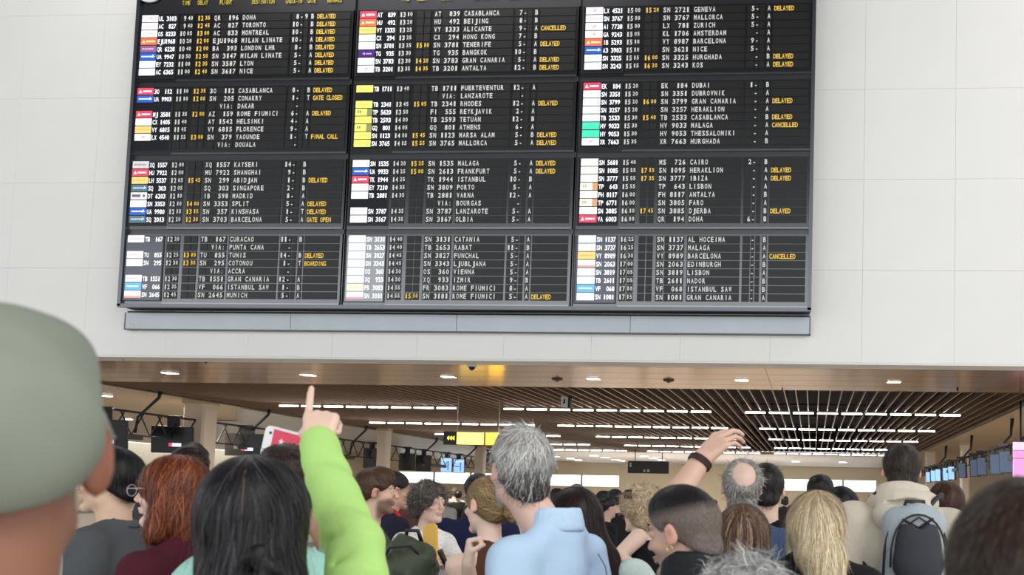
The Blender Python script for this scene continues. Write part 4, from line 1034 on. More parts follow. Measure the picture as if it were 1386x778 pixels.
def make_hair(root, H, toh, Rh, hs, HO, hair, vox, B, s):
    st = hair['style']; t = hair.get('t', .012); col = np.array(hair['col']); c2 = np.array(hair.get('col2', col*1.6))
    L = hair.get('L', .2); hv = max(vox, .005)
    lo, hi = HO-.17*hs, HO+.17*hs
    if st in ('long', 'braid', 'bob'): lo = HO-np.array((.2, .24, L+.1)); hi = HO+.19
    if st == 'bun': lo = HO-.22; hi = HO+.2
    G = Field(lo, hi, hv)
    cr = np.array((.074+t, .094+t, .085+t))*hs
    G.ell(H((0, -.012, .030)), cr, Rh, k=.01)
    if st in ('short', 'bald', 'buzz'):
        # one slanted lower hairline: nape, over the ears, forehead
        n = Rh@nrm((0, .66, -1)); c0 = H((0, 0, hair.get('line', -.012)))
        G.ell(H((0, -.055, -.045)), np.array((.058+t*.5, .050+t*.5, .05))*hs, Rh, k=.02)
        if hair.get('top'): G.ell(H((0, .015, .075)), np.array((.062, .085, .055+hair['top']))*hs, Rh, k=.02)
        if hair.get('wob'): G.wobble(hair['wob'], hair.get('wf', 60), 5)
        G.plane(n, float(n@c0), k=.012)
        for q in (-1, 1): G.ell(H((q*.090, .004, -.004)), np.array((.03, .026, .034))*hs, Rh, k=.010, sub=True)
        G.ell(H((0, .118, .005)), np.array((.07, .045, .060))*hs, Rh, k=.012, sub=True)
        if st == 'bald': G.ell(H(hair.get('bald', (0, -.01, .125))), np.array(hair.get('br', (.058, .075, .05)))*hs, Rh, k=.02, sub=True)
    else:
        if st == 'bob':
            for q in (-1, 1):
                G.cap(H((q*.070, -.015, .02)), H((q*.082, .0, -L)), .032*hs, .032*hs, k=.02)
            G.ell(H((0, -.05, -L*.45)), np.array((.088, .060, .09))*hs, Rh, k=.02); G.cap(H((0, -.06, 0)), H((0, -.07, -L)), .056*hs, .052*hs, k=.025, fl=(Rh@np.array((1, 0, 0)), 1.25))
        if st in ('long', 'braid'):
            ww = hair.get('w', 1.0)
            end = hair.get('end', (0, -.10, -L))
            G.cap(H((0, -.045, .0)), H(np.array(end)*np.array((.5, .8, .5))), .066*hs*ww, .064*hs*ww, k=.025, fl=(Rh@np.array((1, 0, 0)), 1.15))
            G.cap(H(np.array(end)*np.array((.5, .8, .5))), H(end), .060*hs*ww, .045*hs*ww, k=.025, fl=(Rh@np.array((1, 0, 0)), 1.35))
            for q in (-1, 1): G.cap(H((q*.060, -.012, .02)), H((q*.066, -.02, -.10)), .026*hs*ww, .024*hs*ww, k=.02)
        if st == 'curly':
            G.ell(H((0, -.02, .035)), np.array((.105, .118, .105))*hs, Rh, k=.02); G.ell(H((0, -.05, -.03)), np.array((.09, .07, .08))*hs, Rh, k=.02)
        if st == 'bun':
            G.ell(H((0, -.045, -.03)), np.array((.072, .06, .06))*hs, Rh, k=.02)
            for i in range(9):
                a = i*2.4; q = np.array(hair.get('bun', (0, -.115, -.045)))+np.array((.022*math.cos(a), .010*math.sin(i*1.7), .022*math.sin(a)))
                G.ell(H(q), np.array((.026, .022, .018))*hs, Rh@rot('y', i*40), k=.003)
        if hair.get('wob'): G.wobble(hair['wob'], hair.get('wf', 50), 7)
        G.ell(H((0, .125, -.040)), np.array((hair.get('fw', .058), .075, .105))*hs, Rh, k=.012, sub=True)
        if st in ('bun', 'curly'):
            n = Rh@nrm((0, .55, -1)); c0 = H((0, 0, -.03 if st == 'bun' else -.045)); G.plane(n, float(n@c0)+0.012, k=.012)
        if st in ('bun',):
            for q in (-1, 1): G.ell(H((q*.092, .0, -.006)), np.array((.028, .026, .034))*hs, Rh, k=.010, sub=True)
    if hair.get('cut'): pass
    V, Q = G.mesh()
    if not len(Q): return
    colf = hair.get('f') or (lambda p, rg: col if rg is None or rg.rand() < hair.get('mix', .6) else c2)
    Lp = (V-HO)@Rh/hs
    base = np.array([np.array(colf(p, None))*.75 for p in Lp])
    crown = np.array(hair.get('crown', (0, -.05, .11)))
    down = Rh.T@np.array((0, 0, -1.))
    if st == 'long' or st == 'braid' or st == 'bob':
        part = hair.get('part', 0.0)
        def flow(p, n): 
            w_ = max(0, min(1, (p[2]-.02)/.06)); a = np.array((2.2*(p[0]-part), min(0, p[1]+.02)*.6, 0))*w_*8
            return Rh@(a+down*(1.0))
    elif st == 'curly':
        def flow(p, n): return Rh@(np.array((math.sin(p[2]*90+p[1]*60), math.cos(p[0]*80+p[2]*50), math.sin(p[1]*70)-.3)))
    elif st == 'bun':
        def flow(p, n): return Rh@(nrm(np.array(hair.get('bun', (0, -.115, -.045)))-p)+.0*down)
    else:
        def flow(p, n):
            d = p-crown; return Rh@(nrm(d)+down*.35)
    n = hair.get('n', 1600)
    sl = {'short': .035, 'bald': .03, 'buzz': .008, 'long': .12, 'braid': .12, 'bob': .10, 'curly': .03, 'bun': .07}[st]*hair.get('sl', 1)
    SV, SF, SC = strands(V, Q, colf, toh, flow, n, sl*hs, hair.get('sw', .0022)*hs, hair.get('lift', .004), 11+len(V) % 50, step=6, jit=hair.get('jit', .25), fly=hair.get('fly', .04))
    if len(SF):
        VV = np.concatenate([V, SV]); FF = np.concatenate([Q, SF+len(V)]); CC = np.concatenate([base, SC])
    else: VV, FF, CC = V, Q, base
    o = np_mesh('hair', VV, FF, M_hair, root, np.clip(CC, 0, 1))
    if hair.get('streak'): pass
    return o
# ================================================================ THE CROWD
def mixf(*cs):
    """hair colour picked strand by strand; cs = (colour, weight)"""
    tot = sum(c[1] for c in cs); mean = sum(np.array(c[0])*c[1] for c in cs)/tot
    def f(p, rg):
        if rg is None: return mean
        r = rg.rand()*tot
        for c, w_ in cs:
            r -= w_
            if r <= 0: return c
        return cs[-1][0]
    return f
def lerp(a, b, t): t = max(0, min(1, t)); return np.array(a)*(1-t)+np.array(b)*t
BLK = (.010, .009, .010); DKB = (.022, .014, .010)

# 1. man with the green cap, very near on the left
root, I = person('person', 'person in a washed grey green cap, very near at the left edge', -14, 616, .80, -9, hr=-6, ears=1.35, skin=(.27, .115, .07), face=False, top=dict(col=(.20, .12, .10), sleeve='short'), vox=.0045)
H, hs = I['H'], I['hs']
C_ = Field(I['HO']-.21, I['HO']+.25, .004)
C_.ell(H((0, -.012, .040)), np.array((.092, .114, .094))*hs, I['Rh'], k=.01)
C_.ell(H((.0, -.055, .012)), np.array((.086, .072, .082))*hs, I['Rh'], k=.03)
C_.ell(H((.01, .03, .085)), np.array((.070, .075, .052))*hs, I['Rh'], k=.03)
C_.wobble(.0022, 45, 3)
nn = I['Rh']@nrm((.0, .34, -1)); C_.plane(nn, float(nn@H((0, 0, -.026))), k=.004)
for q in (-1, 1): C_.ell(H((q*.094, .004, -.022)), np.array((.022, .026, .026))*hs, I['Rh'], k=.006, sub=True)
V, Q = C_.mesh(); M_cap = cloth('washed grey green cotton', (.25, .275, .225), nscale=9, noise=.16)
cp = np_mesh('cap', V, Q, M_cap, root)
Bm = Field(I['HO']-.05, I['HO']+.30, .0045)
Bm.ell(H((.0, .110, .020)), np.array((.088, .075, .013))*hs, I['Rh']@rot('x', -14), k=.01)
Bm.ell(H((.0, .085, .042)), np.array((.080, .040, .025))*hs, I['Rh'], k=.02)
Bm.ell(H((0, .02, .0)), np.array((.075, .09, .08))*hs, I['Rh'], k=.004, sub=True)
V, Q = Bm.mesh(); np_mesh('brim', V, Q, M_cap, cp)
MB().ball(H((0, -.01, .137)), .008*hs).build('button', M_cap, cp)
sm_ = MB()
for a in range(6):
    t0 = a*math.pi/3+.3; sm_.tube([H((math.cos(t0)*.0925*math.cos(e), -.012+math.sin(t0)*.1145*math.cos(e), .040+.0945*math.sin(e))) for e in np.linspace(.15, 1.5, 8)], .0011, 5)
sm_.build('seam', cloth('cap seam', (.23, .26, .21)), cp)

# 2. man in the grey sweater
person('person', 'person with short black hair in a dark grey sweater beside the green cap', 149, 652, 3.35, 66, skin=(.66, .44, .31),
    hair=dict(style='short', col=BLK, t=.016, n=1500, top=.012, sl=1.2, line=-.018), top=dict(col=(.085, .092, .10), sleeve='long', fold=.006, name='sweater', collar=((.085, .092, .10), .022, .008)), s=1.0, arms={})
# small dark head behind the red haired woman
person('person', 'person of whom only dark wavy hair shows over the red haired head', 258, 632, 4.9, 10, face=False, hair=dict(style='short', col=DKB, t=.02, n=500, wob=.006, line=-.03), top=dict(col=(.05, .04, .05)), vox=.008)
# 3. red haired woman with glasses
AUB = mixf(((.20, .052, .022), 5), ((.32, .095, .035), 2), ((.10, .028, .015), 3))
person('person', 'person with shoulder length auburn hair, clear glasses and a maroon top', 233, 667, 2.85, 62, sex='f', skin=(.78, .56, .47),
    hair=dict(style='bob', col=(.20, .05, .02), f=AUB, t=.016, L=.135, n=2600, lift=.008, fly=.06, fw=.056, sw=.0026), glasses=(.55, .50, .48),
    top=dict(col=(.075, .012, .022), sleeve='long', fold=.007, name='blouse', m=dict(bump=.5)))
# 4b. dark haired person holding up the phone
def up(px, py, D): return W(px, py, D)
person('person', 'person with dark hair behind the black braid, holding up the white phone', 386, 668, 2.3, 0, hs=.95, skin=(.62, .38, .26),
    hair=dict(style='short', col=(.035, .022, .017), t=.012, n=1600, wob=.004, line=-.03, top=.01), top=dict(col=(.36, .64, .56), sleeve='short'),
    arms={'L': dict(el=up(330, 735, 2.45), wr=up(357, 660, 2.62), dir=(.02, .05, .2), back=(-1, -.3, 0), pose='grip'), 'R': dict(el=up(450, 735, 2.45), wr=up(410, 668, 2.62), dir=(-.01, .05, .2), back=(1, -.3, 0), pose='grip')})
# the phone
ph_ = empty('mobile_phone', tuple(W(384, 604, 2.62)), 'white phone in a red patterned cover held up over the crowd', 'phone')
ph_.rotation_euler = (0, math.radians(12), math.radians(-14))
def rbox(w_, d_, h_, rr, n=5):
    P_ = []
    for (cx_, cz_, a0) in ((w_/2-rr, h_/2-rr, 0), (-w_/2+rr, h_/2-rr, 90), (-w_/2+rr, -h_/2+rr, 180), (w_/2-rr, -h_/2+rr, 270)):
        for i in range(n): a = math.radians(a0+90*i/(n-1)); P_.append((cx_+rr*math.cos(a), cz_+rr*math.sin(a)))
    return P_[::-1]
m_ = MB(); m_.prism(rbox(.150, .012, .100, .018), -.006, .006); m_.build('phone_body', mat('white phone shell', (.82, .82, .82), rough=.25), ph_)
m_ = MB(); m_.box((-.040, -.0085, -.048), (.073, -.006, .046)); m_.build('cover', mat('red phone cover', (.72, .035, .09), rough=.4), ph_)
m_ = MB()
st_ = []
for k in range(10):
    a = math.pi/2+k*math.pi/5; rr = .011 if k % 2 == 0 else .005; st_.append((-.004+rr*math.cos(a), .012+rr*math.sin(a)))
m_.prism(st_[::-1], -.0095, -.0085); m_.box((-.040, -.0095, .044), (.073, -.0085, .0475)); m_.build('cover_print', mat('pale print', (.75, .76, .76)), ph_)
MB().tube([(-.052, -.0085, .030), (-.052, -.006, .030)], .004, 10).build('camera_lens', M_black, ph_)

# 4. black haired woman pointing up in a lime sleeve
_blh = mixf((BLK, 6), ((.022, .020, .024), 3), ((.055, .05, .055), 1))
def BLH(p, rg): return (.09, .065, .055) if (abs(p[0]+.012) < .0018 and p[2] > .07 and abs(p[1]) < .5) else _blh(p, rg)
elb, wri = W(478, 735, 1.78), W(430, 603, 1.98)
root, I = person('person', 'person with braided black hair, lime green sleeve and mint vest, pointing up', 341, 712, 1.6, 0, hr=-2, sex='f', skin=(.80, .56, .44), face=False, ears=False,
    hair=dict(style='braid', col=BLK, f=BLH, t=.020, L=.20, w=1.05, n=4200, lift=.003, jit=.10, fly=.03, sw=.0020, part=-.012, end=(.010, -.09, -.20)),
    top=dict(col=(.46, .74, .22), sleeve='long', fold=.0035, ff=36, sl=.008, thick=.012, name='hoodie', m=dict(bump=.15, noise=.05), creases=[[W(438, 742, 1.76), W(462, 715, 1.72), W(495, 700, 1.72), W(517, 706, 1.76)], [W(448, 778, 1.70), W(468, 745, 1.69), (W(500, 724, 1.70)), W(520, 732, 1.74)], [W(470, 676, 1.80), W(492, 683, 1.80), W(508, 692, 1.82)]]), vox=.0045,
    arms={'R': dict(sh=W(487, 878, 1.62), el=elb, wr=wri, dir=(-.05, .12, .2), back=(.10, -1, .6), pose='point', hs=1.06)})
H, B, hs = I['H'], I['B'], I['hs']
# braid: crossing strands
br_ = Field(H((-.09, -.25, -.30)), H((.11, -.08, -.02)), .0042)
for i in range(9):
    z = -.045-i*.022; q = 1 if i % 2 else -1
    br_.ell(H((.020+q*.012, -.168+.006*math.cos(i), z)), np.array((.026, .016, .017))*hs, I['Rh']@rot('y', q*38), k=.003)
V, Q = br_.mesh()
SV, SF, SC = strands(V, Q, BLH, I_loc if False else (lambda p: p), lambda p, n: np.array((math.sin(p[2]*140)*.8, 0, -1)), 900, .05, .0014, .002, 5, step=5)
np_mesh('braid', np.concatenate([V, SV]), np.concatenate([Q, SF+len(V)]), M_hair, root, np.concatenate([np.tile(np.array(BLK)*.8, (len(V), 1)), SC]))
# mint vest over the hoodie
G = Field(B(-.27, -.2, .92), B(.27, .2, 1.60), .009)
G.ell(B(0, 0, 1.28), np.array((.190, .145, .19)), k=.04); G.ell(B(0, 0, 1.05), np.array((.18, .14, .2)), k=.05)
G.cap(B(-.13, 0, 1.405), B(.13, 0, 1.405), .082, k=.03)
for q in (-1, 1): G.cap(B(q*.05, -.02, 1.475), B(q*.13, -.01, 1.42), .056, .062, k=.03)
G.cap(B(0, -.03, 1.50), B(0, -.02, 1.52), .085, k=.02)
G.cap(B(0, 0, 1.47), B(0, .03, 1.64), .066, .085, k=.01, sub=True); G.wobble(.005, 28, 9); G.plane((0, 0, -1), -B(0, 0, .95)[2])
V, Q = G.mesh(); np_mesh('vest', V, Q, cloth('mint cotton', (.40, .72, .62)), root)

# 5, 6. two men in profile
root, I = person('person', 'person with brown hair and trimmed beard, right profile, beside the lime sleeve', 508, 666, 4.8, -86, skin=(.70, .46, .34), vox=.0065, beard=((.10, .05, .03), .8),
    hair=dict(style='short', col=(.085, .045, .026), t=.014, n=1200, wob=.004, top=.010), top=dict(col=(.07, .08, .05), sleeve='long', fold=.008, name='jacket'))
person('person', 'person with short dark hair, glasses, red collar and dark jacket', 533, 664, 6.0, -72, hs=1.06, skin=(.60, .36, .26), vox=.0065, glasses=(.5, .35, .33),
    hair=dict(style='short', col=(.022, .018, .016), t=.012, n=1000), top=dict(col=(.018, .02, .035), sleeve='long', name='jacket', collar=((.55, .03, .04), .05, .014)))
# olive backpack
bp = empty('backpack', tuple(W(552, 822, 3.9)), 'bulging olive green backpack in front of the curly haired head, behind the lime sleeve', 'backpack')
G = Field((-.17, -.14, -.30), (.17, .16, .32), .007); G.ell((0, .0, .02), (.125, .10, .27), k=.02); G.ell((0, -.07, -.06), (.095, .06, .15), k=.02); G.ell((.01, .0, .20), (.10, .085, .09), k=.03); G.wobble(.014, 26, 4, (1, 1, .4)); G.wobble(.008, 60, 14, (1, 1, .3))
V, Q = G.mesh(); np_mesh('bag_body', V, Q, cloth('olive nylon', (.055, .068, .040), rough=.55, bump=.5, nscale=30, spec=.5), bp)
MB().tube([(-.10, -.05, .20), (-.05, -.09, .26), (.04, -.09, .27), (.10, -.04, .19)], .006, 6).build('zip', M_black, bp)
MB().tube([(-.03, .02, .28), (-.02, .0, .33), (.03, .0, .33), (.04, .02, .28)], .009, 6).build('grab_handle', M_black, bp)
MB().tube([(-.09, .10, .24), (-.11, .17, .14), (-.10, .16, -.08), (-.09, .08, -.2)], .013, 6).build('strap', M_black, bp)
MB().tube([(.09, .10, .24), (.11, .17, .14), (.10, .16, -.08), (.09, .08, -.2)], .013, 6).build('strap', M_black, bp)

# 7. curly haired woman with the yellow folder
M_pat = mat('white cloth with dark sprigs', (.80, .79, .76), rough=.9)
nt = M_pat.node_tree; v_ = nt.nodes.new('ShaderNodeTexVoronoi'); v_.inputs['Scale'].default_value = 55; tc_ = nt.nodes.new('ShaderNodeTexCoord'); nt.links.new(tc_.outputs['Object'], v_.inputs['Vector'])
rp_ = nt.nodes.new('ShaderNodeValToRGB'); rp_.color_ramp.elements[0].position = .16; rp_.color_ramp.elements[0].color = (.30, .29, .28, 1); rp_.color_ramp.elements[1].position = .24; rp_.color_ramp.elements[1].color = (.80, .79, .76, 1)
nt.links.new(v_.outputs['Distance'], rp_.inputs[0]); nt.links.new(rp_.outputs[0], nt.nodes['Principled BSDF'].inputs['Base Color'])
CUR = mixf(((.10, .085, .07), 4), ((.24, .20, .17), 3), ((.045, .036, .03), 3))
root, I = person('person', 'person with curly greying brown hair and white patterned top, holding a yellow folder', 582, 681, 5.3, -140, hy=0, sex='f', skin=(.74, .52, .42), vox=.006,
    hair=dict(style='curly', col=(.10, .08, .07), f=CUR, t=.012, n=2200, wob=.007, wf=75, lift=.012, jit=.9, fly=.2, fw=.066, sw=.003, sl=1.0), top=dict(col=(.80, .79, .76), sleeve='short', mat=M_pat, fold=.007),
    arms={'R': dict(el=W(556, 800, 5.0), wr=W(576, 770, 4.72), dir=(.12, -.02, .09), back=(-.1, -1, .2), pose='grip'), 'L': dict(el=W(624, 792, 5.0), wr=W(607, 766, 4.75), dir=(-.10, -.03, .05), back=(.1, -1, .3), pose='grip')})
pw_ = W(606, 768, 4.76); wt_ = tag(MB().tube([pw_+np.array((.0, -.036, .0))+0*pw_, pw_+np.array((-.012, -.038, .014)), pw_+np.array((-.018, -.03, .03))], .012, 8).build('wrist_watch', mat('steel', (.5, .5, .5), rough=.3, metal=1)), 'small silver wrist watch on the arm of the curly haired woman', 'watch')
fo = empty('document_folder', tuple(W(583, 742, 4.70)), 'yellow ochre folder held upright against the white patterned top', 'folder'); fo.rotation_euler = (math.radians(-10), math.radians(-14), math.radians(-20))
m_ = MB(); m_.prism(rbox(.092, .01, .26, .030), -.006, .006); m_.build('cover', mat('ochre card', (.80, .47, .08), rough=.6), fo)
m_ = MB(); m_.prism(rbox(.084, .01, .252, .026), .006, .010); m_.build('papers', mat('paper', (.8, .8, .76)), fo)

# 8. navy jacket man seen from behind
person('person', 'person with short dark hair in a navy blue jacket behind the blond bun', 646, 667, 5.9, 12, skin=(.58, .37, .27), vox=.007, face=False,
    hair=dict(style='short', col=(.02, .018, .018), f=mixf(((.018, .016, .017), 5), ((.09, .085, .08), 1)), t=.014, n=1200), top=dict(col=(.014, .018, .055), sleeve='long', fold=.010, name='jacket'), build=1.05)

# 9. woman with the blond bun
BUN = mixf(((.30, .19, .09), 4), ((.50, .34, .18), 3), ((.15, .09, .045), 3))
M_brn = cloth('brown knit', (.10, .045, .025))
root, I = person('person', 'person with a dark blond bun, bare shoulders and brown strap top', 659, 683, 3.7, 42, hp=-4, sex='f', skin=(.84, .61, .50), vox=.005,
    hair=dict(style='bun', col=(.32, .2, .1), f=BUN, t=.009, n=2600, bun=(.020, -.140, -.040), lift=.004, fly=.06, sw=.0020), top=dict(col=(.10, .045, .025), sleeve='tank', fold=.002, name='strap_top'),
    arms={'L': dict(el=W(640, 815, 3.55), wr=W(633, 762, 3.40), dir=(.0, .02, .2), back=(-1, -.4, 0), pose='fist'), 'R': dict(el=W(690, 840, 3.75), wr=W(668, 830, 3.55), pose='relaxed')})

# 10. grey haired man in the pale blue shirt
def GRY(p, rg):
    t = (p[2]+.035)/.05 + (p[1]+.02)*4; sil = (.58, .565, .54); dk = (.05, .045, .042)
    c = lerp(dk, sil, t)
    if rg is not None:
        u = rg.rand(); c = lerp(c, (.80, .79, .77), .6) if u < .22 else (lerp(c, (.13, .11, .10), .8) if u < .45 else c)
    return c
root, I = person('person', 'person with silver grey hair, grey beard and pale blue collared shirt', 704, 637, 2.66, 48, hy=-22, hp=6, skin=(.76, .49, .40), beard=((.45, .43, .42), .75), vox=.0045,
    hair=dict(style='short', col=(.4, .4, .4), f=GRY, t=.012, n=4200, lift=.006, jit=.30, fly=.08, top=.006, crown=(.01, -.045, .11), sw=.0020, sl=1.25, line=-.022),
    top=dict(col=(.52, .69, .90), sleeve='short', fold=.009, ff=20, collar=((.54, .71, .92), .062, .007, False, 1.0), m=dict(bump=.15, noise=.03, nscale=140)), body_dx=.09, build=.84)
B = I['B']
MB().tube([B(.045, -.13, 1.40), B(.10, -.115, 1.36), B(.15, -.09, 1.31)], .0016, 5).build('shirt_seam', mat('dark thread', (.08, .12, .2)), root)

# 11. very dark long hair, pale top
person('person', 'person with long almost black hair and pale mint top behind the blue shirt', 776, 711, 3.35, 18, hs=1.1, sex='f', skin=(.7, .5, .4), face=False, ears=False,
    hair=dict(style='long', col=(.015, .009, .009), f=mixf(((.014, .009, .010), 6), ((.05, .016, .014), 2)), t=.016, L=.24, n=3400, end=(.10, -.10, -.24), w=1.08, lift=.003, jit=.12, fly=.03, sw=.0022),
    top=dict(col=(.66, .78, .74), sleeve='long', fold=.008, name='blouse'), up=.03,
    arms={'R': dict(sh=W(812, 792, 3.38), el=W(856, 776, 3.36), wr=W(900, 800, 3.34), dir=(.1, -.02, -.1), back=(0, -1, .3))})
# 12. grey head farther back
person('person', 'person with cropped grey hair farther back, before the bright far windows', 780, 672, 8.6, 15, skin=(.68, .48, .38), vox=.009, hair=dict(style='short', col=(.2, .19, .18), t=.010, n=500, sw=.004), top=dict(col=(.05, .05, .06)), face=False)

# 14. blond woman in the black tank
MBL = mixf(((.62, .47, .29), 4), ((.78, .64, .45), 3), ((.34, .23, .13), 2))
root, I = person('person', 'person with messy pinned blond hair in a black tank top, elbow bent', 866, 690, 4.6, 42, sex='f', skin=(.84, .60, .48), vox=.0055, face=False,
    hair=dict(style='curly', col=(.6, .45, .28), f=MBL, t=.012, n=2600, wob=.006, lift=.012, jit=.6, fly=.15, sw=.0026), top=dict(col=(.010, .010, .011), sleeve='tank', fold=.003, name='tank_top'),
    arms={'L': dict(sh=W(864, 727, 4.45), el=W(838, 752, 4.2), wr=W(868, 785, 4.15), dir=(.1, 0, -.1), back=(0, -1, .3), pose='relaxed')})
cl_ = W(852, 669, 4.45); m_ = MB()
for k in range(5): m_.tube([cl_+np.array((.008*k-.02, 0, .02)), cl_+np.array((.008*k-.026, -.012, .0)), cl_+np.array((.008*k-.02, -.004, -.02))], .003, 5)
m_.tube([cl_+np.array((-.02, 0, .02)), cl_+np.array((.012, 0, .02))], .004, 5)
m_.build('hair_claw', mat('dark tortoise plastic', (.03, .018, .012), rough=.25), None)
tag(bpy.context.scene.objects['hair_claw'], 'dark claw clip in the messy blond hair', 'hair clip')

# 16, 17. balding grey man and the dark haired man beside him
person('person', 'person with a bald crown, curly grey hair and denim shirt', 1004, 659, 3.8, 6, hp=24, hs=.97, skin=(.72, .50, .41), face=True, vox=.0055,
    hair=dict(style='bald', col=(.3, .29, .28), f=mixf(((.36, .34, .31), 5), ((.22, .20, .18), 3), ((.50, .48, .45), 2)), t=.011, n=2600, wob=.003, wf=80, lift=.006, sl=.7, jit=.5, fly=.06, bald=(0, -.070, .105), br=(.054, .060, .066), sw=.0026, line=-.03),
    top=dict(col=(.05, .08, .15), sleeve='long', fold=.006, name='shirt'), build=1.05)
person('person', 'person with cropped dark hair in a black T shirt, right of the bald crown', 1037, 663, 4.25, 0, skin=(.80, .54, .42), vox=.0055,
    hair=dict(style='short', col=(.02, .016, .014), t=.010, n=1400, sl=.5, line=-.016), top=dict(col=(.010, .010, .012), sleeve='short', fold=.005))
# 18. streaked brown hair
STK = lambda p, rg: (.12, .065, .04) if rg is None else ((.42, .28, .18) if (math.sin(p[0]*190+2)+rg.rand()*1.4 > 1.0 and p[2] < .09) else ((.085, .048, .032) if rg.rand() < .5 else (.19, .11, .07)))
person('person', 'person with long straight brown hair with blond streaks', 1005, 735, 3.2, -4, hs=1.06, sex='f', skin=(.7, .5, .4), face=False, ears=False,
    hair=dict(style='long', col=(.15, .09, .055), f=STK, t=.016, L=.25, n=3600, lift=.003, jit=.07, fly=.03, sw=.0022), top=dict(col=(.04, .04, .05)))
# 15. shaved head, raised arm with the bracelet
def BUZ(p, rg):
    t = (p[2]-.045)/.03+(p[1])*2; return lerp((.20, .155, .13), (.018, .017, .018), t)
elb, wri = W(900, 694, 2.80), W(950, 621, 2.88)
root, I = person('person', 'person with a black fade haircut and gold earring, bare arm raised', 926, 722, 2.5, 56, hp=-9, skin=(.66, .42, .32), beard=((.20, .12, .09), .55), vox=.0045,
    hair=dict(style='buzz', col=(.05, .045, .045), f=BUZ, t=.0075, n=5200, sl=.8, lift=.002, jit=.3, fly=0, sw=.0014, line=-.012, top=.006),
    top=dict(col=(.014, .015, .018), sleeve='long', fold=.008, thick=.02, name='jacket', collar=((.014, .015, .018), .12, .013, False, 1.15), m=dict(rough=.6)),
    arms={'R': dict(sleeve='short', sh=W(985, 812, 2.66), el=elb, wr=wri, dir=(.11, .05, .12), back=(-.45, -1, .55), pose='wave', hs=1.05)})
# the raised forearm is bare: its sleeve ends at the elbow
H = I['H']
m_ = MB(); m_.tube([H((-.086, -.008+.0085*math.cos(t), -.038+.0085*math.sin(t))) for t in np.linspace(0, 6.2832, 17)], .0012, 5, False)
m_.build('earring', mat('gold', (.9, .7, .35), rough=.2, metal=1), root)
rt_ = []
ax = nrm(wri-elb); u_ = nrm(np.cross(ax, (0, 1, 0))); v2 = np.cross(ax, u_); cc = wri-ax*.012
br2 = MB(); 
for off in (-.007, 0, .007): br2.tube([cc+ax*off+.036*(math.cos(t)*u_+math.sin(t)*v2) for t in np.linspace(0, 6.2832, 25)], .0045, 6, False)
br2.build('bracelet', mat('dark braided leather', (.035, .015, .012), rough=.6)); tag(bpy.context.scene.objects['bracelet'], 'dark braided bracelet on the raised wrist', 'bracelet')

# 19. fluffy grey hair at the bottom
person('person', 'person of whom only fluffy light grey hair shows at the bottom edge', 1010, 836, 1.95, -10, sex='f', skin=(.7, .5, .4), face=False, ears=False,
    hair=dict(style='curly', col=(.42, .42, .41), f=mixf(((.45, .45, .44), 4), ((.62, .62, .60), 3), ((.24, .24, .24), 2)), t=.018, n=3600, wob=.005, lift=.012, jit=.4, fly=.15, sw=.0022, sl=1.6), top=dict(col=(.3, .3, .3)))
# 20. long blond hair, black top
BLD = lambda p, rg: (.60, .44, .25) if rg is None else lerp((.28, .19, .12) if rg.rand() < .5 else (.50, .38, .24), (.86, .72, .50) if rg.rand() < .65 else (.64, .47, .28), (.130-p[2])/.08)
person('person', 'person with long light blond hair and a black top, left of the beige hoodie', 1105, 719, 2.95, -6, hr=3, up=.07, sex='f', skin=(.8, .6, .5), face=False, ears=False,
    hair=dict(style='long', col=(.6, .44, .25), f=BLD, t=.022, L=.20, n=4200, lift=.006, jit=.12, fly=.07, sw=.0022, end=(.06, -.11, -.15), w=.98), top=dict(col=(.012, .012, .014), sleeve='long', fold=.005))

# 21. tall man in the beige hoodie with the grey backpack
root, I = person('person', 'tall person with dark brown hair in a beige hoodie, wearing the grey backpack', 1220, 637, 3.95, 6, hp=4, hs=.95, skin=(.78, .46, .38), face=True, vox=.0055,
    hair=dict(style='short', col=(.035, .026, .020), f=mixf(((.035, .026, .020), 5), ((.075, .055, .042), 2)), t=.010, n=2200, lift=.006, line=-.028, jit=.3), top=dict(col=(.60, .54, .44), sleeve='long', fold=.010, ff=18, sl=.026, thick=.03, name='hoodie', m=dict(noise=.04)), build=1.14)
B, s_ = I['B'], I['s']
G = Field(B(-.20, -.26, 1.30), B(.20, .16, 1.66), .006)
for k in range(20):
    t0, t1 = 2*math.pi*k/20, 2*math.pi*(k+1)/20
    f0 = lambda t: B(.105*math.cos(t), -.035+.095*math.sin(t), 1.495-.025*math.sin(t)); G.cap(f0(t0), f0(t1), .036, k=.015)
    f0 = lambda t: B(.085*math.cos(t), -.030+.080*math.sin(t), 1.548-.015*math.sin(t)); G.cap(f0(t0), f0(t1), .024, k=.008)
G.ell(B(0, -.130, 1.45), (.13, .055, .075), k=.03); G.ell(B(0, -.16, 1.50), (.085, .025, .014), k=.008, sub=True); G.wobble(.004, 34, 3)
V, Q = G.mesh(); np_mesh('hood', V, Q, cloth('cloth %.3f %.3f %.3f' % (.60, .54, .44), (.60, .54, .44)), root)
M_bpg = cloth('light grey nylon', (.37, .42, .45), rough=.6, bump=.3); M_bpd = cloth('dark grey nylon', (.045, .047, .058), rough=.7)
pb = W(1230, 735, 3.95); bk = empty('backpack', (pb[0], pb[1]-.27, pb[2]), 'grey backpack with a dark front pocket and black straps on the beige hoodie', 'backpack'); bk.rotation_euler = (0, 0, math.radians(4))
G = Field((-.19, -.14, -.36), (.19, .17, .22), .006)
G.ell((0, .03, -.07), (.128, .10, .24), k=.02); G.cap((-.045, .04, .08), (.045, .04, .08), .080, k=.02); G.ell((0, .03, -.22), (.135, .10, .14), k=.03); G.plane((0, 0, -1), .33, k=.03); G.wobble(.004, 30, 6)
V, Q = G.mesh(); np_mesh('bag_body', V, Q, M_bpg, bk)
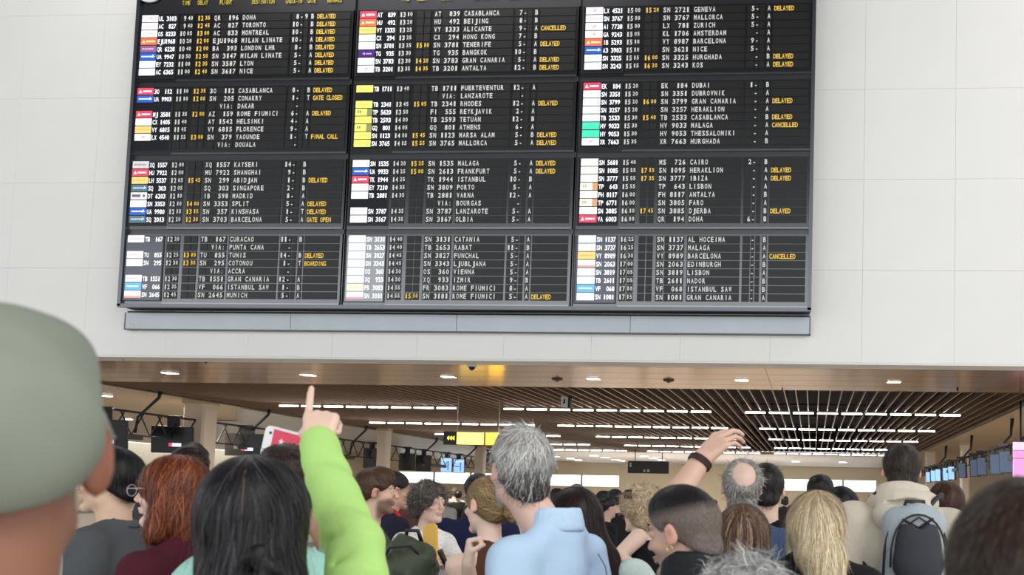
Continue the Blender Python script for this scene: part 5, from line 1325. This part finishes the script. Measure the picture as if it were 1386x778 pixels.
G = Field((-.16, -.19, -.36), (.16, .05, .16), .005); G.ell((0, -.05, -.02), (.092, .055, .16), k=.02); G.ell((0, -.05, -.07), (.098, .055, .08), k=.02); G.plane((0, 0, -1), .125, k=.02); G.plane((0, 0, 1), .088, k=.012)
G.ell((0, -.07, .10), (.022, .08, .030), k=.015, sub=True)
V, Q = G.mesh(); np_mesh('front_pocket', V, Q, M_bpd, bk)
def arc(z0, w_, zt_, y, n=14): return [(-w_*math.cos(math.pi*i/n), y, z0+(zt_-z0)*math.sin(math.pi*i/n)**.7) for i in range(n+1)]
MB().tube(arc(-.08, .108, .125, -.055), .0045, 6).build('zip', M_black, bk)
MB().tube(arc(-.12, .128, .150, -.005), .0055, 6).build('zip', M_black, bk)
MB().tube([(-.045, .05, .13), (-.035, .03, .175), (.035, .03, .175), (.045, .05, .13)], .009, 6).build('grab_handle', M_black, bk)
MB().tube([(-.06, -.035, .105), (0, -.055, .075), (.06, -.035, .110)], .005, 6).tube([(-.055, -.055, .075), (0, -.06, .115), (.055, -.055, .08)], .004, 6).build('cord', M_black, bk)
for q in (-1, 1):
    MB().tube([(q*.05, .10, .13), (q*.10, .13, .185), (q*.135, .17, .205), (q*.15, .24, .19)], [.009, .010, .011, .011], 6).build('strap', M_black, bk)
    MB().tube([(q*.13, .05, -.22), (q*.17, .12, -.12), (q*.20, .20, -.02)], .008, 6).build('lower_strap', M_black, bk)
    MB().ball((q*.135, .01, -.25), (.018, .06, .08)).build('side_pocket', M_bpd, bk)

# 22, 23, 25 and others at middle distance
person('person', 'person with black hair above the long light blond hair', 1111, 668, 6.4, -20, face=False, vox=.008, skin=(.6, .4, .3), hair=dict(style='short', col=BLK, t=.022, n=900, wob=.003, line=-.03), top=dict(col=(.03, .03, .035)))
person('person', 'person with a smooth round black bob beside the beige hoodie', 1137, 692, 4.6, 14, sex='f', face=False, ears=False, vox=.007, skin=(.72, .5, .38), hair=dict(style='bob', col=BLK, t=.018, L=.06, n=1400, jit=.1), top=dict(col=(.02, .02, .022), sleeve='tank'))
person('person', 'person with dark reddish brown hair under the right-hand screens', 1279, 684, 5.0, 30, sex='f', face=False, ears=False, vox=.007, skin=(.7, .5, .4), hair=dict(style='bob', col=(.05, .02, .015), f=mixf(((.045, .018, .013), 4), ((.12, .05, .03), 1)), t=.022, L=.10, n=1400), top=dict(col=(.08, .05, .05)))
# 26. near head at the right edge
NR = mixf(((.035, .022, .016), 5), ((.055, .035, .025), 3), ((.09, .058, .04), 1))
person('person', 'person with short dark brown hair, very near at the right edge', 1391, 812, .98, 8, skin=(.55, .33, .23), face=False,
    hair=dict(style='short', col=(.03, .02, .014), f=NR, t=.012, n=6500, lift=.003, sl=.4, fly=0, jit=.15, sw=.0016, line=-.02), top=dict(col=(.10, .10, .11)), vox=.0045)
# someone's pale sleeve between the cap and the sweater
person('person', 'person in a white shirt almost hidden behind the green cap', 60, 690, 3.6, 30, face=False, vox=.009, hair=dict(style='short', col=(.05, .03, .02), t=.012, n=300), top=dict(col=(.70, .70, .70), sleeve='long'), skin=(.6, .4, .3))

# ---- far crowd: a few figures, copied one by one
rgc = random.Random(12)
far_spec = [((.012, .011, .012), BLK, 'm'), ((.02, .018, .02), DKB, 'f'), ((.05, .05, .055), (.05, .03, .02), 'm'), ((.12, .05, .04), BLK, 'f'), ((.35, .33, .30), (.10, .07, .05), 'm')]
protos = []
for k, (tcol, hcol, sx) in enumerate(far_spec):
    r, _ = person('far_traveller', 'distant traveller in the far crowd, %s' % ['black clothes and black hair', 'dark clothes and dark brown hair', 'charcoal clothes and brown hair', 'dark red top and black hair', 'pale grey top and brown hair'][k],
        700, 668, 20, rgc.choice((0, 15, -20)), sex=sx, face=False, vox=.022, skin=(.5, .33, .25), hair=dict(style='short' if sx == 'm' else 'bob', L=.08, col=hcol, t=.018, n=40, sw=.008), top=dict(col=tcol), cat='person', group='distant travellers alike in clothes, set %d' % (k+1))
    protos.append(r)
pxs = [470, 478, 487, 548, 556, 563, 600, 607, 614, 619, 641, 752, 760, 800, 808, 815, 823, 829, 836, 843, 850, 858, 866, 895, 912, 938, 948, 956, 966, 1062, 1070, 1078, 1090, 1130, 1144, 1152, 1162, 1172, 1182, 1256, 1246, 820, 832, 845, 806]
used = set()
for i, px in enumerate(pxs):
    Y = rgc.uniform(13, 30) if i < 41 else 9.6+1.1*(i-41)
    k = rgc.choices(range(5), (6, 5, 3, 2, 1))[0]
    if k not in used and True: r = protos[k]; used.add(k)
    else: r = copy_tree(protos[k])
    g = W(px, 700, Y)
    hgt = rgc.uniform(1.50, 1.78)
    r.location = (g[0], Y, 0); r.rotation_euler = (0, 0, rgc.uniform(-1.2, 1.2))
    f_ = hgt/1.75; r.scale = (f_*1.08, f_*1.08, f_)
for k in range(5):
    if k not in used: protos[k].location = (W(560+k*90, 700, 24)[0], 24, 0)
